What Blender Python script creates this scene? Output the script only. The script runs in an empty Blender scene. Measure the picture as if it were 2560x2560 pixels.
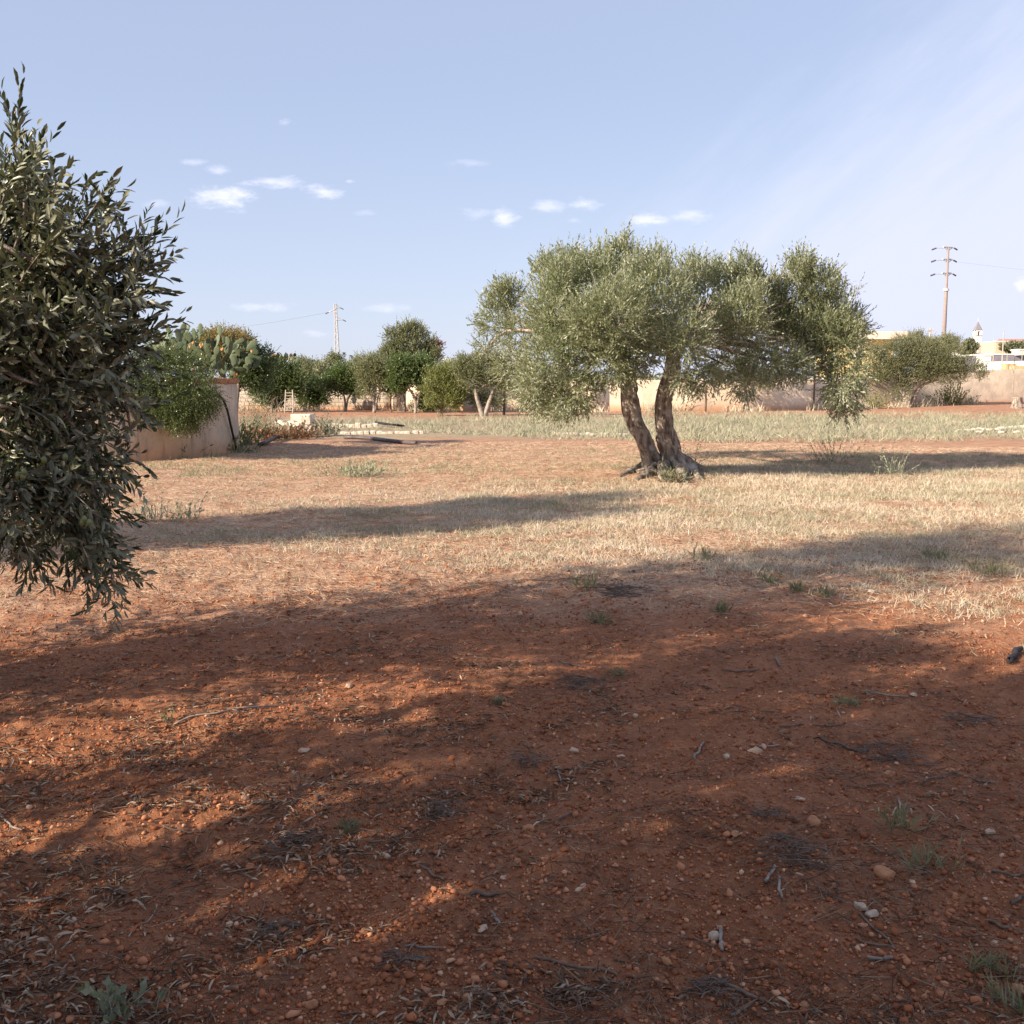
import bpy, math
import numpy as np
from mathutils import Vector

SC = bpy.context.scene
COL = SC.collection
R = math.radians
rng = np.random.default_rng(11)

# ------------------------------------------------------------------ camera, sky, sun, exposure
PITCH = R(6.95)
CAM_H = 1.6
cam_d = bpy.data.cameras.new('camera')
cam = bpy.data.objects.new('camera', cam_d); COL.objects.link(cam)
cam.location = (0, 0, CAM_H); cam.rotation_euler = (math.pi/2 - PITCH, 0, 0)
cam_d.sensor_width = 36; cam_d.lens = 36; cam_d.clip_start = 0.05; cam_d.clip_end = 6000
SC.camera = cam
SC.render.resolution_x = SC.render.resolution_y = 1024
SC.view_settings.view_transform = 'Standard'; SC.view_settings.look = 'None'
SC.view_settings.gamma = 1.0; SC.view_settings.exposure = 0.95
SC.cycles.max_bounces = 6; SC.cycles.transparent_max_bounces = 8
SC.cycles.diffuse_bounces = 4; SC.cycles.use_denoising = True
SUN_AZ, SUN_EL = (-0.857, -0.515), R(25)

def ray(x, y):            # x, y in the photo's 2560 px frame
    a, b = (x-1280)/2560, (1280-y)/2560
    return np.array([a, math.cos(PITCH)+b*math.sin(PITCH), -math.sin(PITCH)+b*math.cos(PITCH)])
def at(x, y, Y):
    d = ray(x, y); return np.array([0, 0, CAM_H]) + d*(Y/d[1])
def V(x, y, Y): return at(x*1.325, y*1.325, Y)
def gnd(x, y):
    d = ray(x, y); t = -CAM_H/d[2]; p = d*t
    for _ in range(4):
        t = (H1(p[0], p[1])-CAM_H)/d[2]; p = d*t
    return np.array([p[0], p[1], H1(p[0], p[1])])

# ---- node helpers
class NT:
    def __init__(s, tree): s.t = tree; tree.nodes.clear()
    def n(s, typ, ins=None, **kw):
        nd = s.t.nodes.new(typ)
        for k, v in kw.items(): setattr(nd, k, v)
        for k, v in (ins or {}).items():
            sock = nd.inputs[k]
            if isinstance(v, bpy.types.NodeSocket): s.t.links.new(v, sock)
            else: sock.default_value = v
        return nd
    def math(s, op, a, b=None, c=None, clamp=False):
        i = {0: a}
        if b is not None: i[1] = b
        if c is not None: i[2] = c
        return s.n('ShaderNodeMath', i, operation=op, use_clamp=clamp).outputs[0]
    def vmath(s, op, a, b=None, out=0):
        i = {0: a}
        if b is not None: i[1] = b
        return s.n('ShaderNodeVectorMath', i, operation=op).outputs[out]
    def mix(s, f, a, b):
        nd = s.t.nodes.new('ShaderNodeMix'); nd.data_type = 'RGBA'
        for k, v in ((0, f), (6, a), (7, b)):
            if isinstance(v, bpy.types.NodeSocket): s.t.links.new(v, nd.inputs[k])
            else: nd.inputs[k].default_value = v
        return nd.outputs[2]
    def noise(s, vec, scale, detail=4, rough=.55, out=0):
        return s.n('ShaderNodeTexNoise', {'Vector': vec, 'Scale': scale, 'Detail': detail, 'Roughness': rough}).outputs[out]
    def ramp(s, f, lo, hi):
        return s.n('ShaderNodeMapRange', {'Value': f, 'From Min': lo, 'From Max': hi}, interpolation_type='SMOOTHSTEP').outputs[0]

def rgb(*c): return (*c, 1.0)

world = bpy.data.worlds.new('World'); SC.world = world; world.use_nodes = True
w = NT(world.node_tree)
sky = w.n('ShaderNodeTexSky', sky_type='NISHITA', sun_disc=False, sun_elevation=SUN_EL,
          sun_rotation=math.atan2(SUN_AZ[0], SUN_AZ[1]), altitude=20, air_density=1.0, dust_density=0.6, ozone_density=1.5)
tc = w.n('ShaderNodeTexCoord').outputs['Generated']
sp = w.n('ShaderNodeSeparateXYZ', {0: tc})
yy = w.math('MAXIMUM', sp.outputs[1], 0.05)
U = w.math('DIVIDE', sp.outputs[0], yy); W_ = w.math('DIVIDE', sp.outputs[2], yy)
front = w.ramp(sp.outputs[1], 0.1, 0.3)
uw = w.n('ShaderNodeCombineXYZ', {0: U, 1: w.math('MULTIPLY', W_, 2.6)}).outputs[0]
cn = w.noise(uw, 26, 9, .68)
cn2 = w.noise(uw, 5, 4, .55)
tot = None
clouds = [(418,374,70,24,1),(510,343,66,12,.75),(606,360,38,18,.95),(412,322,28,12,.6),(360,306,30,7,.4),(538,232,20,8,.55),(950,410,30,24,.85),
          (905,402,40,14,.4),(1030,390,38,15,.6),(1105,385,32,12,.8),(1082,415,20,8,.4),(1217,416,46,14,.85),(1305,405,46,17,.6),(890,308,56,8,.35),
          (500,578,70,12,.6),(590,629,34,10,.35),(730,582,50,10,.45),(300,386,28,12,.45),(1928,540,18,17,.9),(690,402,24,6,.25),(658,342,10,5,.5)]
for (x, y, rx, ry, amp) in clouds:
    d = ray(x*1.325, y*1.325); u0, w0 = d[0]/d[1], d[2]/d[1]
    a = w.math('DIVIDE', w.math('SUBTRACT', U, u0), rx/1932); b = w.math('DIVIDE', w.math('SUBTRACT', W_, w0), ry/1932)
    r2 = w.math('SQRT', w.math('ADD', w.math('MULTIPLY', a, a), w.math('MULTIPLY', b, b)))
    m = w.math('SUBTRACT', 1.15, r2)
    m = w.math('MULTIPLY', w.ramp(w.math('ADD', m, w.math('MULTIPLY', w.math('SUBTRACT', cn, .5), 3.4)), .1, 1.3), amp)
    m = w.math('MULTIPLY', m, w.ramp(r2, 1.9, 1.0))
    tot = m if tot is None else w.math('MAXIMUM', tot, m)
tot = w.math('MULTIPLY', tot, front)
# wide thin cirrus veil over the right side
vs = w.math('ADD', w.math('SUBTRACT', U, w.math('MULTIPLY', W_, 1.25)), .10)
va = w.math('ADD', U, w.math('MULTIPLY', W_, .8))
vn = w.noise(w.n('ShaderNodeCombineXYZ', {0: w.math('MULTIPLY', vs, 9.0), 1: w.math('MULTIPLY', va, 2.4)}).outputs[0], 1.6, 7, .6)
veil = w.ramp(w.math('ADD', vs, w.math('MULTIPLY', w.math('SUBTRACT', vn, .5), .30)), -.06, .34)
veil = w.math('MULTIPLY', w.math('MULTIPLY', veil, w.math('ADD', .78, w.math('MULTIPLY', vn, .34))), front)
lowhaze = w.math('MULTIPLY', w.ramp(W_, .30, .0), .35)
gray = w.n('ShaderNodeRGB'); gray.outputs[0].default_value = rgb(5.35, 5.65, 7.1)
white = w.n('ShaderNodeRGB'); white.outputs[0].default_value = rgb(7.4, 7.4, 8.9)
skyc = w.n('ShaderNodeMix', data_type='RGBA'); 
lift = w.mix(.62, sky.outputs[0], rgb(4.0, 4.5, 6.2))
c1 = w.mix(w.math('MINIMUM', w.math('ADD', w.math('MULTIPLY', veil, .85), w.math('MULTIPLY', lowhaze, .9)), 1.0), lift, gray.outputs[0])
c2 = w.mix(w.math('MULTIPLY', tot, .8), c1, white.outputs[0])
bg = w.n('ShaderNodeBackground', {'Color': c2, 'Strength': 0.080})
w.n('ShaderNodeOutputWorld', {'Surface': bg.outputs[0]})

sun_d = bpy.data.lights.new('sun', 'SUN'); sun_d.energy = 4.9; sun_d.angle = R(0.55); sun_d.color = (1.0, .87, .70)
sun = bpy.data.objects.new('sun', sun_d); COL.objects.link(sun)
L = Vector((-SUN_AZ[0]*math.cos(SUN_EL), -SUN_AZ[1]*math.cos(SUN_EL), -math.sin(SUN_EL)))
sun.rotation_euler = L.to_track_quat('-Z', 'Y').to_euler(); sun.location = (-20, -12, 14)

# ------------------------------------------------------------------ noise and terrain
_P = np.random.default_rng(5).permutation(512); _P = np.concatenate([_P, _P, _P])
_G = np.stack([np.cos(np.arange(512)*2.399), np.sin(np.arange(512)*2.399)], 1)
def pn(x, y):
    x = np.asarray(x, float); y = np.asarray(y, float)
    xi = np.floor(x).astype(int); yi = np.floor(y).astype(int); xf = x-xi; yf = y-yi
    u = xf**3*(xf*(xf*6-15)+10); v = yf**3*(yf*(yf*6-15)+10)
    def g(ix, iy, dx, dy):
        k = _P[(ix % 512)+_P[iy % 512]] % 512; q = _G[k]; return q[..., 0]*dx+q[..., 1]*dy
    a = g(xi, yi, xf, yf); b = g(xi+1, yi, xf-1, yf); c = g(xi, yi+1, xf, yf-1); d = g(xi+1, yi+1, xf-1, yf-1)
    return (a+(b-a)*u)+((c+(d-c)*u)-(a+(b-a)*u))*v
def smooth(x, a, b):
    t = np.clip((np.asarray(x, float)-a)/(b-a), 0, 1); return t*t*(3-2*t)
TREE = gnd0 = None
def H(x, y):
    x = np.asarray(x, float); y = np.asarray(y, float)
    r = np.hypot(x, y)
    near = 1-smooth(r, 9, 20)
    h = .05*pn(x*.55+7, y*.55) + .03*pn(x*1.5, y*1.5+3)*(.4+.6*near)
    h = h + near*(.026*pn(x*3.8, y*3.8)+.018*pn(x*9+4, y*9)+.012*pn(x*22, y*22+9)+.005*pn(x*48, y*48)*(1-smooth(r, 4, 8)))
    h = h*(1-.6*smooth(r, 60, 90))
    h = h + .55*smooth(x, 18, 44)*smooth(y, 62, 84)
    h = h + .10*np.exp(-(((x-2.9)/1.6)**2+((y-19.4)/1.2)**2))
    return h
def H1(x, y): return float(H(x, y))

# ------------------------------------------------------------------ mesh helpers
def mesh_np(name, v, f, mat, rnd=None, parent=None, smooth_=False):
    me = bpy.data.meshes.new(name)
    v = np.ascontiguousarray(v, dtype=np.float32); f = np.ascontiguousarray(f, dtype=np.int32)
    k = f.shape[1]
    me.vertices.add(len(v)); me.vertices.foreach_set('co', v.ravel())
    me.loops.add(f.size); me.loops.foreach_set('vertex_index', f.ravel())
    me.polygons.add(len(f)); me.polygons.foreach_set('loop_start', np.arange(0, f.size, k, dtype=np.int32))
    if smooth_: me.polygons.foreach_set('use_smooth', np.ones(len(f), bool))
    if rnd is not None:
        at_ = me.attributes.new('rnd', 'FLOAT', 'POINT'); at_.data.foreach_set('value', np.asarray(rnd, np.float32))
    me.update(calc_edges=True); me.materials.append(mat)
    o = bpy.data.objects.new(name, me); COL.objects.link(o)
    if parent is not None: attach(o, parent)
    return o
def attach(o, p):
    o.parent = p
    o.matrix_parent_inverse.identity(); o.location = Vector(o.location)-Vector(p.location)
class MB:
    def __init__(s): s.v = []; s.f = []
    def add(s, v, f):
        b = len(s.v); s.v += [tuple(map(float, q)) for q in v]; s.f += [tuple(i+b for i in q) for q in f]; return s
    def box(s, c, h, rot=0.0, taper=1.0):
        cs, sn = math.cos(rot), math.sin(rot); v = []
        for z in (-1, 1):
            k = taper if z > 0 else 1
            for x, y in ((-1, -1), (1, -1), (1, 1), (-1, 1)):
                px, py = x*h[0]*k, y*h[1]*k; v.append((c[0]+px*cs-py*sn, c[1]+px*sn+py*cs, c[2]+z*h[2]))
        return s.add(v, [(0, 3, 2, 1), (4, 5, 6, 7), (0, 1, 5, 4), (1, 2, 6, 5), (2, 3, 7, 6), (3, 0, 4, 7)])
    def bar(s, a, b, r, n=6, r2=None):
        v, f = tube_geo([a, b], [r, r if r2 is None else r2], n, resample=False); return s.add(v, f.tolist())
    def build(s, name, mat, parent=None, sm=False, bevel=0):
        me = bpy.data.meshes.new(name); me.from_pydata(s.v, [], s.f); me.materials.append(mat)
        if sm: me.polygons.foreach_set('use_smooth', np.ones(len(me.polygons), bool))
        o = bpy.data.objects.new(name, me); COL.objects.link(o)
        if bevel:
            m = o.modifiers.new('bevel', 'BEVEL'); m.width = bevel; m.segments = 2; m.limit_method = 'ANGLE'
        if parent is not None: attach(o, parent)
        return o
def tube_geo(pts, rad, n=8, resample=True, gnarl=0.0, step=None, seed=0, flute=0.0, cap=True):
    pts = np.array(pts, float); rad = np.array(rad, float)
    if resample and len(pts) > 2 or step:
        seg = np.linalg.norm(np.diff(pts, axis=0), axis=1); tt = np.concatenate([[0], np.cumsum(seg)])
        m = max(len(pts)*3, int(tt[-1]/step) if step else 0)
        t = np.linspace(0, tt[-1], m)
        P = np.concatenate([[2*pts[0]-pts[1]], pts, [2*pts[-1]-pts[-2]]])
        out = []
        for q in t:
            i = min(np.searchsorted(tt, q, 'right')-1, len(pts)-2); k = (q-tt[i])/max(seg[i], 1e-9)
            p0, p1, p2, p3 = P[i], P[i+1], P[i+2], P[i+3]
            out.append(.5*((2*p1)+(-p0+p2)*k+(2*p0-5*p1+4*p2-p3)*k*k+(-p0+3*p1-3*p2+p3)*k**3))
        rad = np.interp(t, tt, rad); pts = np.array(out)
    N = len(pts); tan = np.gradient(pts, axis=0); tan /= np.linalg.norm(tan, axis=1)[:, None]+1e-12
    ref = np.array([0, 1, 0.]) if abs(tan[0][1]) < .9 else np.array([1, 0, 0.])
    u = np.cross(tan, ref); u /= np.linalg.norm(u, axis=1)[:, None]+1e-12; v = np.cross(tan, u)
    a = np.linspace(0, 2*math.pi, n, endpoint=False)
    rr = np.repeat(rad[:, None], n, 1)
    if gnarl or flute:
        s_ = np.linspace(0, 1, N)[:, None]; Lh = np.concatenate([[0], np.cumsum(np.linalg.norm(np.diff(pts, axis=0), axis=1))])[:, None]
        A = a[None, :]+Lh*.9*math.sin(seed+1)
        ca, sa = np.cos(A), np.sin(A)
        rr = rr*(1+gnarl*(1.6*pn(ca*1.3+Lh*1.7+seed, sa*1.3+Lh*.9)+.9*pn(ca*3+seed*3, sa*3+Lh*5))
                 + flute*(.6*np.sin(5*A+seed)+.5*np.sin(8*A+2*seed+Lh*3)+1.6*pn(A*0+ca*4.2+9, sa*4.2+Lh*1.4)))
    ring = pts[:, None, :]+rr[..., None]*(np.cos(a)[None, :, None]*u[:, None, :]+np.sin(a)[None, :, None]*v[:, None, :])
    vv = ring.reshape(-1, 3); i = np.arange(N-1)[:, None]*n; j = np.arange(n)[None, :]; j2 = (j+1) % n
    f = np.stack([i+j, i+j2, i+n+j2, i+n+j], -1).reshape(-1, 4)
    if cap:
        b = len(vv); vv = np.concatenate([vv, pts[:1], pts[-1:]])
        jj = np.arange(n); k2 = (jj+1) % n
        f = np.concatenate([f, np.stack([k2, jj, jj*0+b, jj*0+b], -1)[:, [0, 1, 2, 2]], np.stack([(N-1)*n+jj, (N-1)*n+k2, jj*0+b+1, jj*0+b+1], -1)])
        # degenerate 4th corner -> make them proper thin quads by pairing
        q = len(f)-2*n; f = f[:q]
        caps = []
        for base, ctr, flip in ((0, b, True), ((N-1)*n, b+1, False)):
            for t0 in range(0, n-1, 2):
                c = [base+t0, base+(t0+1) % n, base+(t0+2) % n, ctr]
                caps.append(c[::-1] if flip else c)
        f = np.concatenate([f, np.array(caps)])
    return vv, f
def tube(name, pts, rad, mat, n=8, parent=None, **kw):
    v, f = tube_geo(pts, rad, n, **kw); return mesh_np(name, v, f, mat, parent=parent, smooth_=True)

LABELS = {}
def tag(o, label, cat, group=None):
    o['label'] = label; o['category'] = cat
    if group: o['group'] = group
    return o
def struct(o): o['kind'] = 'structure'; return o
def stuff(o, label, cat):
    o['kind'] = 'stuff'; o['label'] = label; o['category'] = cat; return o
def thing(name, loc, label, cat, group=None):
    o = bpy.data.objects.new(name, None); COL.objects.link(o); o.location = tuple(map(float, loc)); o.empty_display_size = .2
    return tag(o, label, cat, group)

# ------------------------------------------------------------------ materials
def newmat(name):
    m = bpy.data.materials.new(name); m.use_nodes = True; return m, NT(m.node_tree)
def out(t, sh): t.n('ShaderNodeOutputMaterial', {'Surface': sh})
def simple(name, c1, c2=None, rough=.85, scale=8, bump=0.0, bscale=30, metal=0.0, spec=.3, stain=None):
    m, t = newmat(name); co = t.n('ShaderNodeTexCoord').outputs['Object']
    c2 = c2 or tuple(x*.75 for x in c1)
    col = t.mix(t.ramp(t.noise(co, scale, 6, .6), .35, .65), rgb(*c1), rgb(*c2))
    if stain: col = t.mix(t.math('MULTIPLY', t.ramp(t.noise(co, stain[1], 5, .65), .5, .75), stain[2]), col, rgb(*stain[0]))
    ins = {'Base Color': col, 'Roughness': rough, 'Metallic': metal, 'Specular IOR Level': spec}
    if bump: ins['Normal'] = t.n('ShaderNodeBump', {'Height': t.noise(co, bscale, 6, .65), 'Strength': .8, 'Distance': bump}).outputs[0]
    out(t, t.n('ShaderNodeBsdfPrincipled', ins).outputs[0]); return m
def leafmat(name, top1, top2, under, trans=(.25, .3, .08), rough=.45, tw=.22, spec=.4):
    m, t = newmat(name)
    r = t.n('ShaderNodeAttribute', attribute_name='rnd').outputs['Fac']
    top = t.mix(r, rgb(*top1), rgb(*top2))
    und = t.mix(t.math('MULTIPLY', r, .5), rgb(*under), rgb(*top2))
    g = t.n('ShaderNodeNewGeometry')
    col = t.mix(g.outputs['Backfacing'], top, und)
    p = t.n('ShaderNodeBsdfPrincipled', {'Base Color': col, 'Roughness': rough, 'Specular IOR Level': spec})
    tr = t.n('ShaderNodeBsdfTranslucent', {'Color': rgb(*trans)})
    out(t, t.n('ShaderNodeMixShader', {0: tw, 1: p.outputs[0], 2: tr.outputs[0]}).outputs[0]); return m
def ramp3(name, cols, rough=.9, tw=0.0):
    m, t = newmat(name); r = t.n('ShaderNodeAttribute', attribute_name='rnd').outputs['Fac']
    cr = t.n('ShaderNodeValToRGB', {0: r}); el = cr.color_ramp.elements
    while len(el) < len(cols): el.new(.5)
    for i, c in enumerate(cols): el[i].position = i/(len(cols)-1); el[i].color = rgb(*c)
    p = t.n('ShaderNodeBsdfPrincipled', {'Base Color': cr.outputs[0], 'Roughness': rough, 'Specular IOR Level': .2})
    sh = p.outputs[0]
    if tw: sh = t.n('ShaderNodeMixShader', {0: tw, 1: sh, 2: t.n('ShaderNodeBsdfTranslucent', {'Color': cr.outputs[0]}).outputs[0]}).outputs[0]
    out(t, sh); return m

def ground_mat():
    m, t = newmat('red_soil'); co = t.n('ShaderNodeTexCoord').outputs['Object']
    s = t.n('ShaderNodeSeparateXYZ', {0: co}); x, y = s.outputs[0], s.outputs[1]
    n_big = t.noise(co, .35, 5, .6); n_mid = t.noise(co, 2.2, 6, .6); n_fine = t.noise(co, 28, 8, .7); n_v = t.noise(co, 90, 4, .7)
    soil = t.mix(t.ramp(n_mid, .3, .7), rgb(.315, .122, .057), rgb(.42, .178, .092))
    soil = t.mix(t.ramp(n_fine, .45, .75), soil, rgb(.56, .27, .14))
    soil = t.mix(t.math('MULTIPLY', t.ramp(n_v, .62, .75), .5), soil, rgb(.64, .40, .25))
    # straw covered zone
    wob = t.math('MULTIPLY', t.math('SUBTRACT', n_big, .5), 6.0)
    yw = t.math('ADD', y, wob)
    zone = t.math('MULTIPLY', t.ramp(yw, 6.0, 9.0), t.ramp(yw, 34, 24))
    straw = t.mix(t.ramp(n_fine, .35, .65), rgb(.50, .32, .20), rgb(.68, .52, .37))
    stretch = t.noise(t.n('ShaderNodeMapping', {'Vector': co, 'Scale': (1, 2.5, 1)}).outputs[0], 14, 6, .7)
    sm = t.math('MULTIPLY', zone, t.ramp(t.math('ADD', stretch, t.math('MULTIPLY', t.math('SUBTRACT', n_mid, .5), .5)), .36, .56))
    col = t.mix(t.math('MULTIPLY', sm, .78), soil, straw)
    far = t.ramp(y, 22, 30)
    col = t.mix(t.math('MULTIPLY', far, t.ramp(n_mid, .2, .8)), col, rgb(.52, .32, .21))
    zone2 = t.math('MULTIPLY', t.ramp(yw, 30, 34), t.ramp(yw, 60, 50))
    col = t.mix(t.math('MULTIPLY', zone2, t.ramp(n_fine, .3, .6)), col, rgb(.36, .32, .21))
    beyond = t.ramp(y, 84, 120)
    col = t.mix(beyond, col, t.mix(t.ramp(t.noise(co, .03, 3), .4, .6), rgb(.20, .19, .09), rgb(.34, .26, .15)))
    hgt = t.math('ADD', t.math('MULTIPLY', t.noise(co, 60, 8, .75), .6), t.math('MULTIPLY', t.noise(co, 16, 5, .6), 1.0))
    b = t.n('ShaderNodeBump', {'Height': hgt, 'Strength': 1.0, 'Distance': .038})
    out(t, t.n('ShaderNodeBsdfPrincipled', {'Base Color': col, 'Roughness': .95, 'Specular IOR Level': .12, 'Normal': b.outputs[0]}).outputs[0])
    return m
M = {}
M['ground'] = ground_mat()
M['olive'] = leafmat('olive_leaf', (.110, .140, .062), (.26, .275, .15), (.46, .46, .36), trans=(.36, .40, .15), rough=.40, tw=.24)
M['olive_near'] = leafmat('olive_leaf_near', (.030, .044, .020), (.075, .092, .044), (.26, .26, .185), trans=(.15, .17, .05), rough=.38, tw=.12)  # leaf colours darkened to give the under-lit look of the near sprays
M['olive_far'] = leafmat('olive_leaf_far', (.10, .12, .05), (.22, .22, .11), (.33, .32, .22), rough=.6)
M['olive_haze'] = leafmat('hazy_olive_leaf', (.17, .185, .11), (.27, .27, .17), (.34, .34, .25), rough=.8, spec=.1)  # paler leaf colours carry the distance haze
M['citrus'] = leafmat('citrus_leaf', (.05, .080, .030), (.14, .165, .065), (.16, .19, .10), trans=(.2, .35, .05), rough=.38)
M['lime'] = leafmat('yellow_green_leaf', (.09, .12, .035), (.24, .235, .08), (.22, .24, .11), trans=(.35, .4, .07), rough=.45)
M['dark_leaf'] = leafmat('dark_leaf', (.035, .06, .018), (.08, .12, .035), (.09, .13, .05), rough=.4)
M['drape'] = leafmat('small_glossy_leaf', (.022, .042, .013), (.13, .16, .055), (.12, .15, .06), rough=.3, tw=.15)
M['rust'] = leafmat('rusty_leaf', (.22, .14, .05), (.36, .25, .09), (.30, .22, .10), rough=.7)
M['bougain'] = leafmat('dark_red_leaf', (.16, .035, .03), (.26, .07, .04), (.2, .06, .04), trans=(.4, .05, .04))
M['wood'] = simple('dark_wood', (.09, .055, .035), (.16, .11, .075), scale=12, bump=.01, bscale=60)
M['pale_bark'] = simple('pale_bark', (.38, .33, .27), (.24, .20, .16), scale=6, bump=.01)
def bark():
    m, t = newmat('olive_bark'); co = t.n('ShaderNodeTexCoord').outputs['Object']
    st = t.n('ShaderNodeMapping', {'Vector': co, 'Scale': (1, 1, .28)}).outputs[0]
    n1 = t.noise(st, 11, 8, .68); n2 = t.noise(co, 3.2, 4, .6); n3 = t.noise(st, 40, 4, .6)
    c = t.mix(t.ramp(n1, .35, .62), rgb(.11, .08, .06), rgb(.42, .35, .29))
    c = t.mix(t.ramp(n2, .52, .7), c, rgb(.56, .50, .44))
    c = t.mix(t.math('MULTIPLY', t.ramp(n3, .55, .7), .6), c, rgb(.10, .07, .05))
    h = t.math('ADD', n1, t.math('MULTIPLY', n3, .4))
    b = t.n('ShaderNodeBump', {'Height': h, 'Strength': 1.0, 'Distance': .05})
    out(t, t.n('ShaderNodeBsdfPrincipled', {'Base Color': c, 'Roughness': .92, 'Specular IOR Level': .15, 'Normal': b.outputs[0]}).outputs[0]); return m
M['bark'] = bark()

# ------------------------------------------------------------------ ground sheet
def build_ground():
    r = np.concatenate([np.geomspace(.45, 60, 700), np.geomspace(62, 5000, 60)])
    a1 = np.linspace(R(-42), R(42), 880); a2 = np.linspace(R(42), R(318), 110)[1:-1]
    a = np.concatenate([a1, a2]); n = len(a)
    X = r[:, None]*np.sin(a)[None, :]; Y = r[:, None]*np.cos(a)[None, :]
    v = np.stack([X, Y, H(X, Y)], -1).reshape(-1, 3)
    i = np.arange(len(r)-1)[:, None]*n; j = np.arange(n)[None, :]; j2 = (j+1) % n
    f = np.stack([i+j, i+n+j, i+n+j2, i+j2], -1).reshape(-1, 4)
    c = len(v); v = np.concatenate([v, [[0, 0, H1(0, 0)]]])
    caps = np.array([[c, k, (k+1) % n, (k+2) % n] for k in range(0, n, 2)])
    f = np.concatenate([f, caps])
    struct(mesh_np('ground', v, f, M['ground'], smooth_=True))
build_ground()

# ------------------------------------------------------------------ scatter / foliage core
LEAF4 = (np.array([[0, 0, 0], [.42, .5, .06], [1, 0, 0], [.42, -.5, .06]]), np.array([[0, 3, 2, 1]]))
LEAF8 = (np.array([[0, 0, 0], [.22, .36, .05], [.62, .44, .03], [1, 0, -.10], [.62, -.44, .03], [.22, -.36, .05], [.25, 0, -.02], [.65, 0, -.04]]),
         np.array([[0, 6, 1], [1, 6, 7], [1, 7, 2], [2, 7, 3], [0, 5, 6], [5, 7, 6], [5, 4, 7], [4, 3, 7]]))
LEAF8 = (LEAF8[0], LEAF8[1][:, ::-1])
def norm(a): return a/(np.linalg.norm(a, axis=-1, keepdims=True)+1e-12)
def bake(tmpl, P, ax, side, nrm, Ls, Ws):
    tv, tf = tmpl; k = len(tv)
    v = P[:, None, :]+tv[None, :, 0:1]*(ax*Ls[:, None])[:, None, :]+tv[None, :, 1:2]*(side*Ws[:, None])[:, None, :]+tv[None, :, 2:3]*(nrm*Ls[:, None])[:, None, :]
    f = (np.arange(len(P))*k)[:, None, None]+tf[None]
    return v.reshape(-1, 3), f.reshape(-1, tf.shape[1])
def leaves_on(base, dirs, slen, nleaf, LL, LW, rg, tmpl=LEAF4, spread=(28, 55), droop=0.0):
    N = len(base); t = np.linspace(.08, 1, nleaf)[None, :, None]+rg.normal(0, .03, (N, nleaf, 1))
    sl = slen[:, None, None] if np.ndim(slen) else slen
    bend = rg.normal(0, .18, (N, 3)); bend[:, 2] -= droop
    d0 = norm(dirs)
    P = base[:, None, :]+t*sl*d0[:, None, :]+(t**2)*sl*bend[:, None, :]
    d = norm(d0[:, None, :]+2*t*bend[:, None, :])
    ref = norm(rg.normal(size=(N, 3))); u = norm(np.cross(d0, ref))[:, None, :]; u = norm(u-d*(u*d).sum(-1, keepdims=True)); v = np.cross(d, u)
    ang = (np.arange(nleaf)*math.pi*.5+np.arange(nleaf)//1*0)[None, :, None]*1.0+(np.arange(nleaf) % 2)[None, :, None]*math.pi*.5+rg.normal(0, .35, (N, nleaf, 1))
    perp = np.cos(ang)*u+np.sin(ang)*v
    sp = np.radians(rg.uniform(spread[0], spread[1], (N, nleaf, 1)))*(1.15-.6*t)
    ax = norm(d*np.cos(sp)+perp*np.sin(sp))
    nr = norm(d*np.sin(sp)-perp*np.cos(sp)); nr = norm(nr+rg.normal(0, .35, nr.shape)); nr = norm(nr-ax*(nr*ax).sum(-1, keepdims=True))
    side = np.cross(nr, ax)
    Ls = LL*rg.uniform(.7, 1.15, (N, nleaf))*(1.05-.25*t[..., 0]); Ws = LW*rg.uniform(.8, 1.2, (N, nleaf))
    q = lambda a: a.reshape(-1, 3)
    vv, ff = bake(tmpl, q(P), q(ax), q(side), q(nr), Ls.ravel(), Ws.ravel())
    rn = np.clip(rg.uniform(0, 1, (N, 1))*.6+rg.uniform(0, 1, (N, nleaf))*.4, 0, 1).ravel()
    return vv, ff, np.repeat(rn, len(tmpl[0])), P
def blob_shoots(blobs, n, rg, up=.6, inner=.35, power=.5):
    b = np.array(blobs, float); wgt = (b[:, 3]*b[:, 4]+b[:, 4]*b[:, 5]+b[:, 3]*b[:, 5]); k = rg.choice(len(b), n, p=wgt/wgt.sum()); b = b[k]
    u = norm(rg.normal(size=(n, 3))); rho = inner+(1-inner)*rg.uniform(0, 1, n)**power
    rho = rho*(1+.10*pn(u[:, 0]*2.4+k*3.1, u[:, 2]*2.4+u[:, 1]*1.7)*2)
    P = b[:, :3]+u*b[:, 3:6]*rho[:, None]
    upv = b[:, 6] if b.shape[1] > 6 else up
    d = u*.7+rg.normal(0, .35, (n, 3)); d[:, 2] += upv
    return P, norm(d)
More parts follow.
